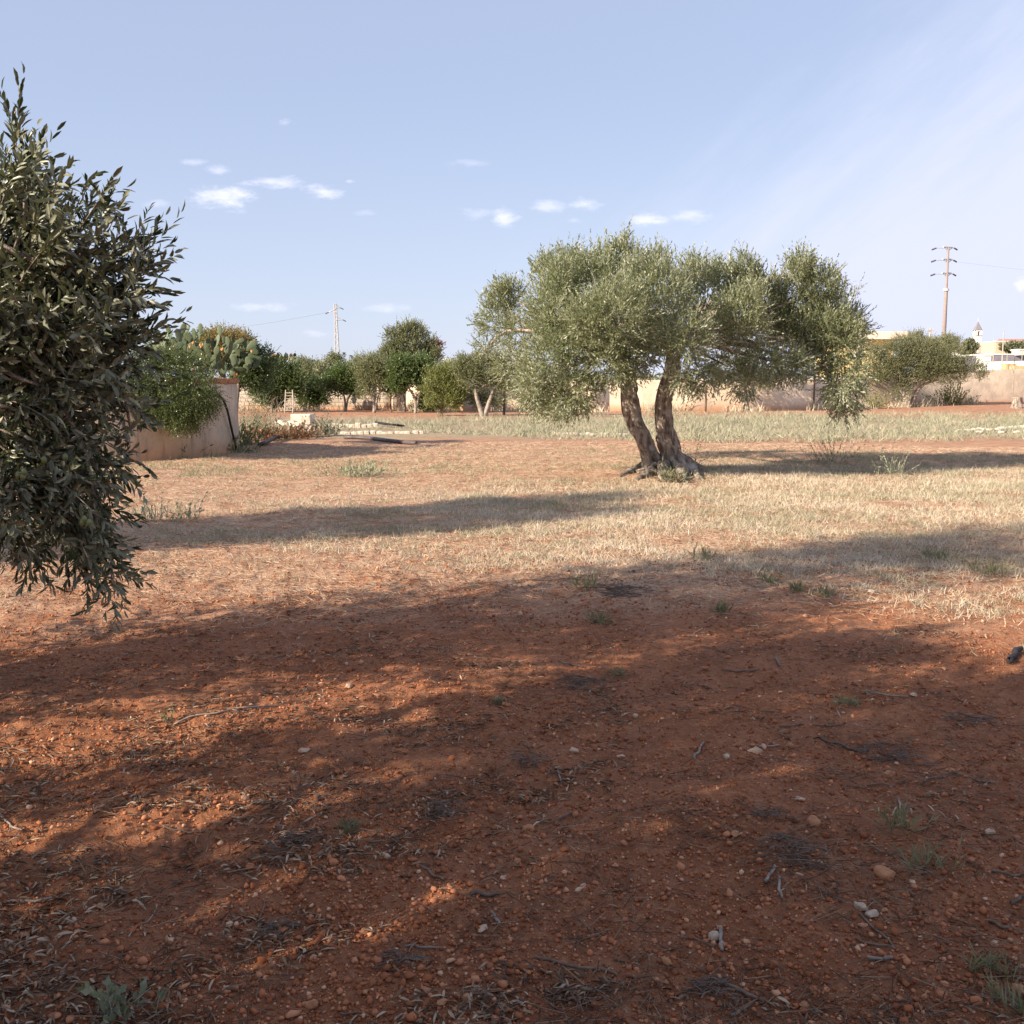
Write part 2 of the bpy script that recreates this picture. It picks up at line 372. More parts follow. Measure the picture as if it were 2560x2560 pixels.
def tree(name, label, base, trunks, blobs, mat, n=1500, nleaf=12, LL=.07, LW=.016, slen=.3, seed=1, cat='tree', group=None, barkm=None,
         tmpl=LEAF4, up=.6, tn=10, limbs=True, droop=0.0, spread=(28, 55), extra=None, gnarl=.12, inner=.35, power=.5, limb_r=.03, flute=0.05, step=None, body=None, limb_every=1):
    rg = np.random.default_rng(seed); barkm = barkm or M['bark']
    root = thing(name, base, label, cat, group); o_ = np.array(base, float)
    for i, (pts, rad) in enumerate(trunks):
        V_, F_ = tube_geo(np.array(pts)-o_, rad, tn, gnarl=gnarl, seed=seed+i*2.3, flute=flute, step=step)
        vs, fs = [V_], [F_]; nb = len(V_)
        if limbs:
            top = np.array(pts[-1])-o_; top2 = np.array(pts[-2])-o_
            for j, b in enumerate(blobs):
                if (j//limb_every) % len(trunks) != i or (len(b) > 6 and b[6] <= -.5) or j % limb_every: continue
                c = np.array(b[:3])-o_
                k = .15+.7*rg.uniform(); s0 = top+(top2-top)*k*.6
                mid = (s0+c)/2+rg.normal(0, .08, 3)*np.linalg.norm(c-s0); mid[2] += .03*np.linalg.norm(c-s0)
                lr = limb_r if limb_r < .025 else max(limb_r, rad[-1]*.55)
                a_, f_ = tube_geo([s0, mid, c-(c-mid)*.15, c+(c-mid)*.02], [lr, lr*.7, lr*.35, lr*.1], 6, gnarl=.1, seed=j)
                vs.append(a_); fs.append(f_+nb); nb += len(a_)
        mesh_np('trunk', np.concatenate(vs), np.concatenate(fs), barkm, smooth_=True).parent = root
    P, d = blob_shoots(blobs, n, rg, up=up, inner=inner, power=power)
    sl = slen*rg.uniform(.6, 1.3, n)
    v, f, rn, SP = leaves_on(P, d, sl, nleaf, LL, LW, rg, tmpl, spread, droop)
    parts = [(v, f, rn)]
    if body is not None:
        P2, d2 = blob_shoots(body[0], body[1], rg, up=up, inner=.15, power=.8)
        v2, f2, r2, _ = leaves_on(P2, d2, slen*1.2, 12, LL*1.15, LW*1.5, rg, tmpl, spread, droop); parts.append((v2, f2, r2))
    if extra is not None:
        eb, ed, el, en = extra
        v2, f2, r2, _ = leaves_on(eb, ed, el, en, LL, LW, rg, tmpl, spread, droop*.3); parts.append((v2, f2, r2))
    off = 0; vs, fs, rs = [], [], []
    for v, f, rn in parts: vs.append(v); fs.append(f+off); rs.append(rn); off += len(v)
    o = mesh_np('crown', np.concatenate(vs)-o_, np.concatenate(fs), mat, rnd=np.concatenate(rs)); o.parent = root
    return root
def vb(x, y, rx, ry, Y, depth=None, up=None):     # blob from v px (1932 frame) at distance Y
    c = V(x, y, Y); k = Y/1932; r = [c[0], c[1], c[2], rx*k, (depth if depth else (rx+ry)/2*k), ry*k]
    return r+([up] if up is not None else [])
def sprigs(lst, Y, jit=.0, rg=rng):               # explicit shoots from 2560 px coordinates
    a = np.array([at(p[0], p[1], Y+rg.normal(0, jit)) for p in lst]); b = np.array([at(p[2], p[3], Y+rg.normal(0, jit)) for p in lst])
    return a, b-a

# ------------------------------------------------------------------ the old olive in the middle
TB = gnd(1665, 1180)
def main_tree():
    D = TB[1]
    t1 = [at(1648, 1186, D)-[0, 0, .12], at(1640, 1172, D), at(1626, 1137, D), at(1607, 1095, D), at(1586, 1054, D+.05), at(1574, 1002, D+.05), at(1570, 945, D+.1), at(1552, 900, D+.1), at(1510, 850, D+.2)]
    r1 = [.30, .24, .165, .148, .148, .145, .13, .11, .07]
    t2 = [at(1700, 1192, D-.1)-[0, 0, .12], at(1692, 1168, D-.08), at(1680, 1137, D), at(1669, 1106, D), at(1659, 1064, D), at(1657, 1033, D), at(1664, 981, D), at(1680, 930, D), at(1688, 880, D+.1), at(1720, 832, D)]
    r2 = [.34, .27, .185, .165, .15, .145, .142, .13, .11, .07]
    k = []
    rc = np.random.default_rng(5)
    def b(x, y, rx, ry, dy, up=.75):
        dy *= 1.45; k.append(vb(x, y, rx*.70, ry*.72, D+dy, depth=(rx+ry)/2*D/1932*1.2, up=up))
        for _ in range(2):
            an = rc.uniform(0, 6.28); kk = rc.uniform(.25, .42); k.append(vb(x+rx*.70*math.cos(an), y+ry*.70*math.sin(an), rx*kk, ry*kk, D+dy+rc.uniform(-.5, .3), depth=(rx+ry)/2*D/1932*kk, up=up*1.2))
    for q in [(1045,590,62,85,-.6),(1030,690,55,60,-.9,.2),(1085,735,52,38,-1.0,-.3),(1010,730,38,32,-.7,-.2),(1110,560,70,75,-.2),(1075,515,38,38,.3,1.2),
              (1030,520,32,30,.0,1.2),(1160,600,80,90,-1.3,.6),(1170,500,32,48,.2,1.6),(1140,500,30,34,0,1.4),(1235,570,75,80,-.9),(1240,505,30,30,.4,1.5),(1300,520,30,30,-.2,1.5),
              (1335,560,60,62,.4),(1290,640,62,60,-1.2,.3),(1200,670,48,40,-1.0,-.1),(1140,690,52,42,-1.1,-.3),(1320,710,42,32,-.7,-.4),(1395,600,60,70,-.3),
              (1405,515,26,34,.2,1.7),(1410,550,40,40,.2,1.2),(1370,690,42,32,0,-.2),(1450,570,45,50,.6),(1440,680,45,36,-.3,-.2),(1500,560,50,62,.5),(1512,508,26,32,.2,1.6),
              (1545,550,44,46,.3,.9),(1540,630,70,66,.4),(1585,650,52,70,.2,.2),(1530,690,50,40,.3),(1595,705,44,44,0,-.4),(1560,600,50,50,1.2),(1600,620,36,44,.5,.5),(1575,735,32,28,-.2,-.7),(1600,760,20,26,0,-1.1),
              (1490,690,42,36,-.2,-.3),(1405,725,26,22,-.5,-.5),(1100,640,60,50,-1.0,.4),(1060,765,26,20,-1.1,-.8),(1130,640,50,50,.6),(1000,745,30,26,-.5,-.3),(1080,755,34,24,-.8,-.6),(1030,760,24,20,-.6,-.8),(1290,715,26,20,-1.3,-.2),
              (945,570,34,32,2.0),(935,610,40,36,2.1,.3),(965,560,30,30,2.0),(975,630,34,44,1.7,.2),(915,655,22,14,2.2,.3),(960,690,34,30,1.6,0),
              (1060,600,40,60,1.5),(1200,600,70,60,1.6),(1350,620,70,50,1.6),(1480,620,60,50,1.8)]: b(*q)
    s = [(1560,610,1562,566),(1566,600,1575,580),(1545,620,1535,600),(1500,650,1493,628),(1400,650,1390,625),(1640,640,1650,622),(1985,640,1990,622),(1865,650,1880,618),(1860,650,1852,632),
         (2130,760,2160,712),(2120,740,2132,722),(2125,770,2105,745),(2120,790,2128,740),(1450,650,1458,622),(1340,660,1320,650),(1250,720,1243,695),(1230,720,1200,735),(1420,1040,1390,1052),(2110,1040,2120,1060),(2060,1020,2075,1040)]
    rs_ = np.random.default_rng(19)
    for xx in np.arange(1320, 2130, 13.0):
        yt = np.interp(xx, [1310,1370,1440,1500,1550,1590,1640,1700,1760,1800,1865,1900,1960,2000,2050,2100,2130], [690,640,640,620,590,640,635,650,650,670,640,690,680,645,680,690,740]); x1 = xx+rs_.normal(0, 9); s.append((x1, yt+25, x1+rs_.normal(0, 9), yt-rs_.uniform(0, 30)))
    a, d = sprigs(s*3, D, .12); d = d+rng.normal(0, .03, d.shape); a = a+rng.normal(0, .04, a.shape)
    root = tree('olive_tree', 'large old olive with two leaning gnarled trunks and wide silvery crown in mid field', TB, [(t1, r1), (t2, r2)], k, M['olive'],
         n=18000, nleaf=12, LL=.078, LW=.020, slen=.25, seed=3, tn=40, gnarl=.30, flute=.09, step=.03, limb_r=.04, limb_every=3, inner=.42, power=.6,
         extra=(a, norm(d), np.linalg.norm(d, axis=1), 14))
    roots = [((1640,1172),(1600,1180),(1560,1190),(1540,1196)), ((1640,1180),(1620,1192),(1600,1198),(1585,1202)), ((1700,1172),(1728,1180),(1748,1196),(1768,1205)), ((1690,1180),(1705,1196),(1712,1204),(1720,1212)),
             ((1650,1176),(1630,1184),(1590,1186),(1555,1183)), ((1660,1185),(1655,1198),(1668,1203),(1680,1206)), ((1705,1165),(1730,1166),(1760,1178),(1785,1180))]
    for i, q in enumerate(roots):
        pts = []
        for j, p in enumerate(q):
            g = gnd(*p); g[2] += (.16, .05, .012, -.03)[j]; pts.append(g-TB)
        o = tube('root', pts, [.12, .075, .045, .015], M['bark'], n=12, gnarl=.35, seed=i, step=.04); o.parent = root
main_tree()

# ------------------------------------------------------------------ near olive at the left edge and its neighbours
def near_tree():
    D = 3.75
    base = np.array([-4.3, 4.5, H1(-4.3, 4.5)])
    k = []
    def b(x, y, rx, ry, dy=0, up=.4):
        c = at(x, y, D+dy); q = (D+dy)/2560; k.append([*c, rx*q, (rx+ry)/2*q*1.1, ry*q, up])
    for q in [(-60,640,70,110,.2,.8),(-30,850,80,100,.2,.3),(-20,1020,80,90,.2,-.2),(-40,1180,70,70,.2,-.5),(70,760,60,60,.25,.4),(90,930,70,70,.25,.0),(60,1110,60,60,.25,-.3),(170,840,50,50,.25,.1)]: b(*q)
    body = []
    for (p_, q_, z_, r_) in [(-1.35,6.75,1.2,.8),(-1.3,6.75,2.1,.85),(-1.3,6.75,3.0,.85),(-1.4,6.7,3.9,.85),(-1.5,6.7,4.7,.8),(-2.2,6.6,4.4,.8),(-1.1,5.9,1.3,.8),(-1.2,5.9,2.2,.85),(-1.3,5.85,3.1,.8),(-1.5,5.85,4.1,.75),(-2.0,5.9,5.0,.7),
                             (-.7,5.1,1.6,.7),(-.75,5.0,2.4,.65),(-1.3,4.35,1.5,.35),(-1.4,4.45,2.5,.45),(-2.4,5.6,3.2,.8),(-2.4,6.3,2.2,.8),(-2.4,5.65,1.3,.48),(-2.4,5.65,2.0,.48),(-2.4,5.6,2.8,.5),(-2.6,5.4,3.1,.45),(-2.6,5.45,3.7,.45),(-2.5,6.2,3.3,.7),(-2.9,6.2,1.3,.8),(-2.6,6.6,5.2,.7),(-1.2,5.7,4.7,.5),(-1.6,6.8,5.4,.7)]:
        body.append([.857*p_-.515*q_, .515*p_+.857*q_, z_, r_, r_, r_*.8, .6])
    rg = np.random.default_rng(8)
    # long curved sprays whose tips make the outline
    tips = [(60,205,40,620),(90,290,50,640),(30,340,-20,700),(110,330,30,650),(170,350,60,700),(140,400,40,700),(20,420,-60,760),(245,390,90,760),(285,430,100,800),(215,470,40,780),(325,460,110,820),(180,520,0,800),(380,545,120,840),(430,560,130,860),(350,600,60,850),
            (450,610,150,880),(420,680,120,900),(300,640,0,850),(430,740,110,900),(380,720,60,880),(400,800,100,920),(350,790,30,900),(425,800,140,940),(390,870,90,930),(330,850,0,900),(420,905,110,960),(360,930,40,950),(300,900,-40,930),(405,1000,100,1000),(340,1000,20,980),(260,960,-60,950),
            (420,1045,120,1010),(385,1100,90,1040),(320,1080,0,1010),(400,1160,100,1060),(350,1190,40,1060),(270,1150,-40,1020),(400,1240,110,1120),(330,1260,40,1100),(250,1230,-40,1060),(365,1330,110,1150),(300,1340,60,1140),(220,1310,-20,1100),(330,1430,120,1200),(270,1420,70,1180),(190,1390,0,1140),(320,1560,150,1260),(290,1510,120,1240),(240,1480,90,1220),(340,1500,160,1280),
            (130,1495,20,1220),(90,1440,0,1200),(60,1380,-40,1150),(22,1400,-50,1180),(160,1330,0,1120),(100,1290,-60,1100),(150,1220,-50,1050),(200,700,0,860),(260,780,20,900),(150,620,-30,800),(240,860,-20,920),(90,560,-40,760),(200,1060,-60,1000),(120,980,-100,960),(60,900,-120,900),(40,700,-100,850),(160,760,-60,880),(310,720,60,860),(340,900,80,960)]
    sb, sd_, sl_, stems = [], [], [], []
    for rep_ in range(2):
        for (x1, y1, x0, y0) in tips:
            if rep_ and rg.uniform() < .42: continue
            dl = math.hypot(x1-x0, y1-y0); off = (112 if y1 < 420 else 76)+rep_*rg.uniform(20, 110); x1_, y1_ = x1-(x1-x0)/dl*off+rg.normal(0, 7), y1-(y1-y0)/dl*off+rg.normal(0, 7)
            dy0, dy1 = rg.uniform(-.05, .40), rg.uniform(-.25, .25)
            p0 = at(x0, y0, D+dy0+.1); p2 = at(x1_, y1_, D+dy1); ln = np.linalg.norm(p2-p0); p1 = (p0+p2)/2+np.array([0, 0, .10*ln])+rg.normal(0, .04*ln, 3)
            tt = np.linspace(0, 1, 12)[:, None]; c = (1-tt)**2*p0+2*tt*(1-tt)*p1+tt**2*p2; tg = norm(np.gradient(c, axis=0)); stems.append(c)
            for j in range(2, 12):
                for _ in range(2 if j < 11 else 1):
                    pr = norm(np.cross(tg[j], rg.normal(size=3))); dd = norm(tg[j]*1.15+pr*(.75 if j < 11 else .08)+np.array([0, 0, .12])); k_ = rg.uniform(.10, .17)
                    sb.append(c[j]); sd_.append(dd); sl_.append(k_)
    a, d = np.array(sb), np.array(sd_)*np.array(sl_)[:, None]
    trunks = [([base-[0, 0, .1], base+[.05, 0, .5], base+[-.1, .1, 1.1], base+[.1, .05, 1.8], base+[.35, -.1, 2.6]], [.3, .22, .2, .16, .1]),
              ([base+[-.15, .1, .6], base+[-.5, .2, 1.2], base+[-.8, .1, 2.0], base+[-.9, .1, 2.7]], [.2, .15, .13, .08])]
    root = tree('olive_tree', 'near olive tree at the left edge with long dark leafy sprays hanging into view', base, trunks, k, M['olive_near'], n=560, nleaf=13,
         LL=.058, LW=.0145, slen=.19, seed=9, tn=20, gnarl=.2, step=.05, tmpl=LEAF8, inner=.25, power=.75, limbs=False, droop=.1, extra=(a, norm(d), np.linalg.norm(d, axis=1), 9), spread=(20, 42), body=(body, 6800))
    mb = MB()
    for c in stems:
        v, f = tube_geo(c-base, np.linspace(.0055, .0015, len(c)), 5, resample=False); mb.add(v, f.tolist())
    for (x0, y0, x1, y1, x2, y2) in [(-60,580,60,640,140,690),(0,620,90,650,135,685),(-80,1010,30,1020,90,1060),(-40,900,60,950,200,990),(60,470,62,540,30,640),(130,690,200,640,230,560),(150,1000,220,1150,250,1380),(0,1240,60,1180,150,1170),(230,900,300,960,330,1090)]:
        v, f = tube_geo([at(x0, y0, D)-base, at(x1, y1, D-.05)-base, at(x2, y2, D)-base], [.010, .007, .004], 5); mb.add(v, f.tolist())
    mb.build('twig_frame', M['bark'], sm=True).parent = root
    # green olives hanging on the near sprays
    fm = simple('green_olive_fruit', (.16, .19, .06), (.11, .13, .05), rough=.35, spec=.5)
    for (x, y) in [(210,1298),(222,1306),(110,1150),(163,1143),(45,1188),(60,1180),(206,1305),(57,1192)]:
        m2 = MB(); c = at(x, y, D-.45)-base; n_, q_ = 8, 6
        vv = [(c[0]+.009*math.sin(math.pi*i/q_)*math.cos(2*math.pi*j/n_), c[1]+.009*math.sin(math.pi*i/q_)*math.sin(2*math.pi*j/n_), c[2]+.013*math.cos(math.pi*i/q_)) for i in range(q_+1) for j in range(n_)]
        ff = [(i*n_+j, i*n_+(j+1) % n_, (i+1)*n_+(j+1) % n_, (i+1)*n_+j) for i in range(q_) for j in range(n_)]
        m2.add(vv, ff).build('olive_fruit', fm, sm=True).parent = root
near_tree()
def shade_tree(p, q, blobs, seed, label, n, rad=.3, **kw):
    x, y = .857*p-.515*q, .515*p+.857*q; base = np.array([x, y, H1(x, y)])
    bl = [[.857*a-.515*b_, .515*a+.857*b_, z, r, r, r*.85, .6] for a, b_, z, r in blobs]
    tr = [([base-[0, 0, .1], base+[.1, 0, .6], base+[-.05, .1, 1.2], base+[.2, .1, 1.9]], [rad, rad*.75, rad*.6, rad*.4])]
    tree('olive_tree', label, base, tr, bl, M['olive'], n=n, nleaf=12, LL=.085, LW=.032, slen=.22, seed=seed, tn=16, gnarl=.2, step=.08, inner=.2, power=.7, limb_r=.03, **kw)
bb = []
for z in np.arange(1.2, 5.4, .75): bb += [(-4.1, 2.08, z, .72), (-4.7, 1.2, z, .75), (-5.3, 1.9, z, .7)]
for z in np.arange(1.1, 4.2, .42): bb += [(-4.0, 3.42, z, .27)]
for z in np.arange(1.1, 3.0, .42): bb += [(-4.0, 4.30, z, .26)]
for z in np.arange(2.9, 5.0, .45): bb += [(-4.3, 2.9, z, .5)]
for z in np.arange(2.9, 4.1, .4): bb += [(-4.4, 3.75, z, .40)]
shade_tree(-4.4, 2.6, bb, 21, 'olive tree standing behind the viewer on the left, shading the foreground soil', 10500)
bb = []
for i, z in enumerate(np.arange(1.5, 5.4, .62)): bb += [(-3.0+.3*math.sin(i*2), 12.1, z, .72), (-3.4, 10.95+.1*math.sin(i), z*.92, .8)]
shade_tree(-3.3, 12.0, bb, 22, 'olive tree just outside the left edge, beyond the nearest one, shading the middle grass', 5600)

# ------------------------------------------------------------------ walls
def plaster(name, c, stain, cap, blocks=False, top=None):
    m, t = newmat(name); co = t.n('ShaderNodeTexCoord').outputs['Object']; z = t.n('ShaderNodeSeparateXYZ', {0: co}).outputs[2]
    n1 = t.noise(co, .9, 6, .65); n2 = t.noise(co, 6, 6, .7)
    col = t.mix(t.ramp(n1, .4, .65), rgb(*c), rgb(*[q*.74 for q in c]))
    col = t.mix(t.math('MULTIPLY', t.ramp(n2, .5, .72), .6), col, rgb(*stain))
    low = t.ramp(t.math('ADD', z, t.math('MULTIPLY', n1, .8)), 1.05, .35)
    col = t.mix(t.math('MULTIPLY', low, .75), col, rgb(.50, .24, .11))
    drip = t.noise(t.n('ShaderNodeMapping', {'Vector': co, 'Scale': (5, 5, .5)}).outputs[0], 1.6, 5, .6)
    col = t.mix(t.math('MULTIPLY', t.ramp(drip, .50, .72), .6), col, rgb(*cap))
    h = n2
    if blocks:
        br = t.n('ShaderNodeTexBrick', {'Vector': t.n('ShaderNodeMapping', {'Vector': co, 'Rotation': (R(90), 0, 0)}).outputs[0], 'Scale': 1.0, 'Mortar Size': .018, 'Brick Width': .55, 'Row Height': .27,
                 'Color1': rgb(1, 1, 1), 'Color2': rgb(.78, .76, .74), 'Mortar': rgb(.45, .40, .36)})
        mm = t.n('ShaderNodeMix', data_type='RGBA', blend_type='MULTIPLY'); mm.inputs[0].default_value = .85
        t.t.links.new(col, mm.inputs[6]); t.t.links.new(br.outputs[0], mm.inputs[7]); col = mm.outputs[2]
        h = t.math('ADD', n2, t.math('MULTIPLY', br.outputs[1], -1.5))
    b = t.n('ShaderNodeBump', {'Height': h, 'Strength': .7, 'Distance': .03})
    out(t, t.n('ShaderNodeBsdfPrincipled', {'Base Color': col, 'Roughness': .93, 'Specular IOR Level': .15, 'Normal': b.outputs[0]}).outputs[0]); return m
M['blockwall'] = plaster('tufa_block', (.50, .42, .33), (.30, .25, .20), (.26, .22, .18), blocks=True)
M['plasterwall'] = plaster('peach_plaster', (.80, .63, .46), (.50, .38, .28), (.62, .48, .36))
M['tank'] = plaster('tank_plaster', (.66, .53, .40), (.34, .25, .18), (.28, .20, .15))
def wall_geo(pts, tops, th=.22, seed=0, step=.8):
    rg = np.random.default_rng(seed); P, T = [], []
    for i in range(len(pts)-1):
        a, b = np.array(pts[i]), np.array(pts[i+1]); m = max(1, int(np.linalg.norm(b-a)/step))
        for j in range(m): P.append(a+(b-a)*j/m); T.append(tops[i]+(tops[i+1]-tops[i])*j/m)
    P.append(np.array(pts[-1])); T.append(tops[-1]); P = np.array(P); n = len(P)
    tn = norm(np.gradient(P, axis=0)); nr = np.stack([-tn[:, 1], tn[:, 0]], 1)
    T = np.array(T)+rg.normal(0, .018, n)
    A = P-nr*th/2; B = P+nr*th/2
    v = np.concatenate([np.c_[A, np.full(n, -.3)], np.c_[A, T], np.c_[B, T], np.c_[B, np.full(n, -.3)]])
    i = np.arange(n-1); f = np.concatenate([np.stack([i+k*n, i+1+k*n, i+1+(k+1)*n, i+(k+1)*n], 1) for k in range(3)])
    f = np.concatenate([f, [[0, n, 2*n, 3*n], [n-1, 4*n-1, 3*n-1, 2*n-1]]])
    return v, f
def xv(x, Y): return V(x, 730, Y)[0]
bw = thing('block_wall', (xv(600, 74), 74, 0), 'grey brown tufa block wall behind the fruit trees on the left', 'wall')
v, f = wall_geo([(xv(300, 77), 77), (xv(560, 74), 74), (xv(738, 72), 72)], [1.75, 1.82, 1.9], seed=1)
o = mesh_np('wall_panel', v-np.array(bw.location), f, M['blockwall']); o.parent = bw
mb = MB(); 
for x, Y in ((592, 73.4), (700, 72.2)): mb.box((xv(x, Y)-bw.location.x, Y-bw.location.y-.05, .9), (.14, .14, 1.1))
mb.build('pilaster', M['blockwall'], bevel=.02).parent = bw
pw = thing('plaster_wall', (0, 70, 0), 'long pale peach plastered boundary wall along the back of the field', 'wall')
WP = [(xv(739, 72), 71.9), (xv(966, 69.5), 69.5), (xv(1300, 70), 70), (xv(1536, 72.5), 72.5), (xv(1650, 76), 76), (xv(1800, 81), 81), (xv(2080, 89), 89)]
v, f = wall_geo(WP, [1.95, 2.0, 2.1, 2.3, 2.55, 2.85, 3.4], seed=2)
o = mesh_np('wall_panel', v-np.array(pw.location), f, M['plasterwall']); o.parent = pw
for x, Y, h in ((745, 71.4, 2.1), (863, 69.9, 2.05), (1120, 69.3, 2.1)):
    mb = MB(); mb.box((xv(x, Y), Y-70-.05, h/2-.1), (.16, .17, h/2+.1)); mb.build('pilaster', M['blockwall'], bevel=.02).parent = pw
for (x, Y, h, lab) in ((1536, 72.2, 2.5, 'thin brown post against the plaster wall, right of the central olive'), (1332, 68.5, 1.4, 'short brown post at the foot of the plaster wall behind the central olive'), (951, 60, 2.2, 'dark stake beside the white forked tree left of the central olive')):
    b0 = np.array([xv(x, Y), Y, 0]); tag(tube('wooden_post', [(0, 0, -.1), (.02, 0, h*.5), (0, .02, h)], [.07, .065, .055], M['wood'], n=8), lab, 'post').location = b0

# round plastered tank with its hose, shrub and prickly pears
TC = np.array([-10.35, 24.9]); TR = 3.62
def tank():
    root = thing('water_tank', (TC[0], TC[1], 0), 'round plastered water tank with stained pinkish wall, plants growing over its rim', 'tank')
    n = 160; a = np.linspace(0, 2*math.pi, n, endpoint=False)
    d = np.degrees(a)  # 0 = +x, 270 = towards camera
    hi = smooth(np.cos(a-R(-12)), .80, .90)
    top = 1.30+.42*hi+.03*pn(a*6, a*0)
    prof = [(0, -.3), (0, .05), (-.02, .7), (-.03, 1.0)]
    rows = []
    for r0, z in prof: rows.append(np.stack([(TR+r0+.02*pn(a*9, a*0+z*3))*np.cos(a), (TR+r0+.02*pn(a*9, a*0+z*3))*np.sin(a), np.full(n, z)], 1))
    rows.append(np.stack([(TR-.02)*np.cos(a), (TR-.02)*np.sin(a), top-.05], 1)); rows.append(np.stack([(TR-.07)*np.cos(a), (TR-.07)*np.sin(a), top], 1))
    rows.append(np.stack([(TR-.3)*np.cos(a), (TR-.3)*np.sin(a), top], 1)); rows.append(np.stack([(TR-.34)*np.cos(a), (TR-.34)*np.sin(a), np.full(n, .9)], 1))
    v = np.concatenate(rows); i = np.arange(n); j = (i+1) % n
    f = np.concatenate([np.stack([k*n+i, k*n+j, (k+1)*n+j, (k+1)*n+i], 1) for k in range(len(rows)-1)])
    mesh_np('tank_wall', v, f, M['tank'], smooth_=True).parent = root
    m2 = MB(); m2.add([((TR-.33)*math.cos(q), (TR-.33)*math.sin(q), 1.15) for q in a], [tuple(range(n))]); m2.build('soil_fill', M['ground']).parent = root
    cap = MB()
    for k in range(5):
        q = R(-34+k*11); cap.box(((TR-.16)*math.cos(q), (TR-.16)*math.sin(q), 1.75), (.17, .33, .06), rot=q)
    cap.build('coping_stone', simple('ochre_stone', (.45, .22, .11), (.35, .16, .08), bump=.02), bevel=.02).parent = root
tank()
def tp(deg, z, off=.03): q = R(deg); return (TC[0]+(TR+off)*math.cos(q), TC[1]+(TR+off)*math.sin(q), z)
hm = simple('black_hose', (.02, .018, .018), rough=.5)
tag(tube('rubber_hose', [tp(-62, 1.48), tp(-48, 1.60), tp(-32, 1.60), tp(-22, 1.50), tp(-14, 1.38, .05), tp(-10, 1.1, .06), tp(-7, .7, .06), tp(-4, .35, .06), tp(-3, .05, .1)], [.028]*9, hm, n=8), 'black rubber hose looped over the round tank and hanging down its right side', 'hose')

PAD_M = None
def pad_mat():
    m, t = newmat('cactus_pad'); co = t.n('ShaderNodeTexCoord').outputs['Object']; g = t.n('ShaderNodeObjectInfo').outputs['Random']
    c = t.mix(g, rgb(.035, .065, .028), rgb(.12, .15, .08)); c = t.mix(t.math('MULTIPLY', t.ramp(t.noise(co, 9, 5, .6), .4, .7), .5), c, rgb(.16, .18, .09))
    vor = t.n('ShaderNodeTexVoronoi', {'Vector': co, 'Scale': 22.0}).outputs['Distance']
    c = t.mix(t.ramp(vor, .12, .05), c, rgb(.35, .33, .2))
    out(t, t.n('ShaderNodeBsdfPrincipled', {'Base Color': c, 'Roughness': .55, 'Specular IOR Level': .35}).outputs[0]); return m
PAD_M = pad_mat()
def pad_mesh(seed, thick=.13):
    rg = np.random.default_rng(seed); n, q = 18, 9; v = []
    for i in range(q+1):
        th = math.pi*i/q; rr = math.sin(th)
        for j in range(n):
            a = 2*math.pi*j/n; z = .5-.5*math.cos(th); wdt = rr*(.5*(1-.28*(1-z))*(1+.04*math.sin(2*a+seed)))
            v.append((wdt*math.cos(a), thick*.5*rr*math.sin(a)*1.0+.03*math.sin(z*3+seed), z))
    f = [(i*n+j, i*n+(j+1) % n, (i+1)*n+(j+1) % n, (i+1)*n+j) for i in range(q) for j in range(n)]
    me = bpy.data.meshes.new('stem_pad'); me.from_pydata(v, [], f); me.materials.append(PAD_M); me.polygons.foreach_set('use_smooth', np.ones(len(f), bool)); return me
PADS = [pad_mesh(i) for i in range(5)]
FRUIT_M = simple('prickly_fruit', (.55, .20, .07), (.62, .36, .12), rough=.5, scale=20)
def fruit_mesh():
    n, q = 8, 5; v = [(.5*math.sin(math.pi*i/q)*math.cos(2*math.pi*j/n), .5*math.sin(math.pi*i/q)*math.sin(2*math.pi*j/n), .7*(1-math.cos(math.pi*i/q))) for i in range(q+1) for j in range(n)]
    f = [(i*n+j, i*n+(j+1) % n, (i+1)*n+(j+1) % n, (i+1)*n+j) for i in range(q) for j in range(n)]
    me = bpy.data.meshes.new('cactus_fruit'); me.from_pydata(v, [], f); me.materials.append(FRUIT_M); return me
FRUIT = fruit_mesh()
def cactus(base, label, pads, fruits, seed):
    root = thing('prickly_pear', base, label, 'cactus'); rg = np.random.default_rng(seed)
    for i, (c, wd, ht, tilt, yaw, Y) in enumerate(pads):
        o = bpy.data.objects.new('stem_pad', PADS[i % 5]); COL.objects.link(o); o.parent = root
        up = Vector((math.sin(R(tilt)), 0, math.cos(R(tilt)))); p = Vector(c)-up*ht/2
        o.location = p-Vector(base); o.scale = (wd, max(wd*.8, ht*.5), ht)
        from mathutils import Matrix
        o.rotation_euler = (Matrix.Rotation(R(tilt), 4, 'Y') @ Matrix.Rotation(R(rg.uniform(-14, 14)), 4, 'X') @ Matrix.Rotation(R(yaw), 4, 'Z')).to_euler()
    for c in fruits:
        o = bpy.data.objects.new('cactus_fruit', FRUIT); COL.objects.link(o); o.parent = root
        o.location = Vector(c)-Vector(base); o.scale = (.05*base[1]/25,)*3; o.scale = [q if q < .07 else .07 for q in o.scale]; o.rotation_euler = (rg.uniform(-.5, .5), rg.uniform(-.5, .5), 0)
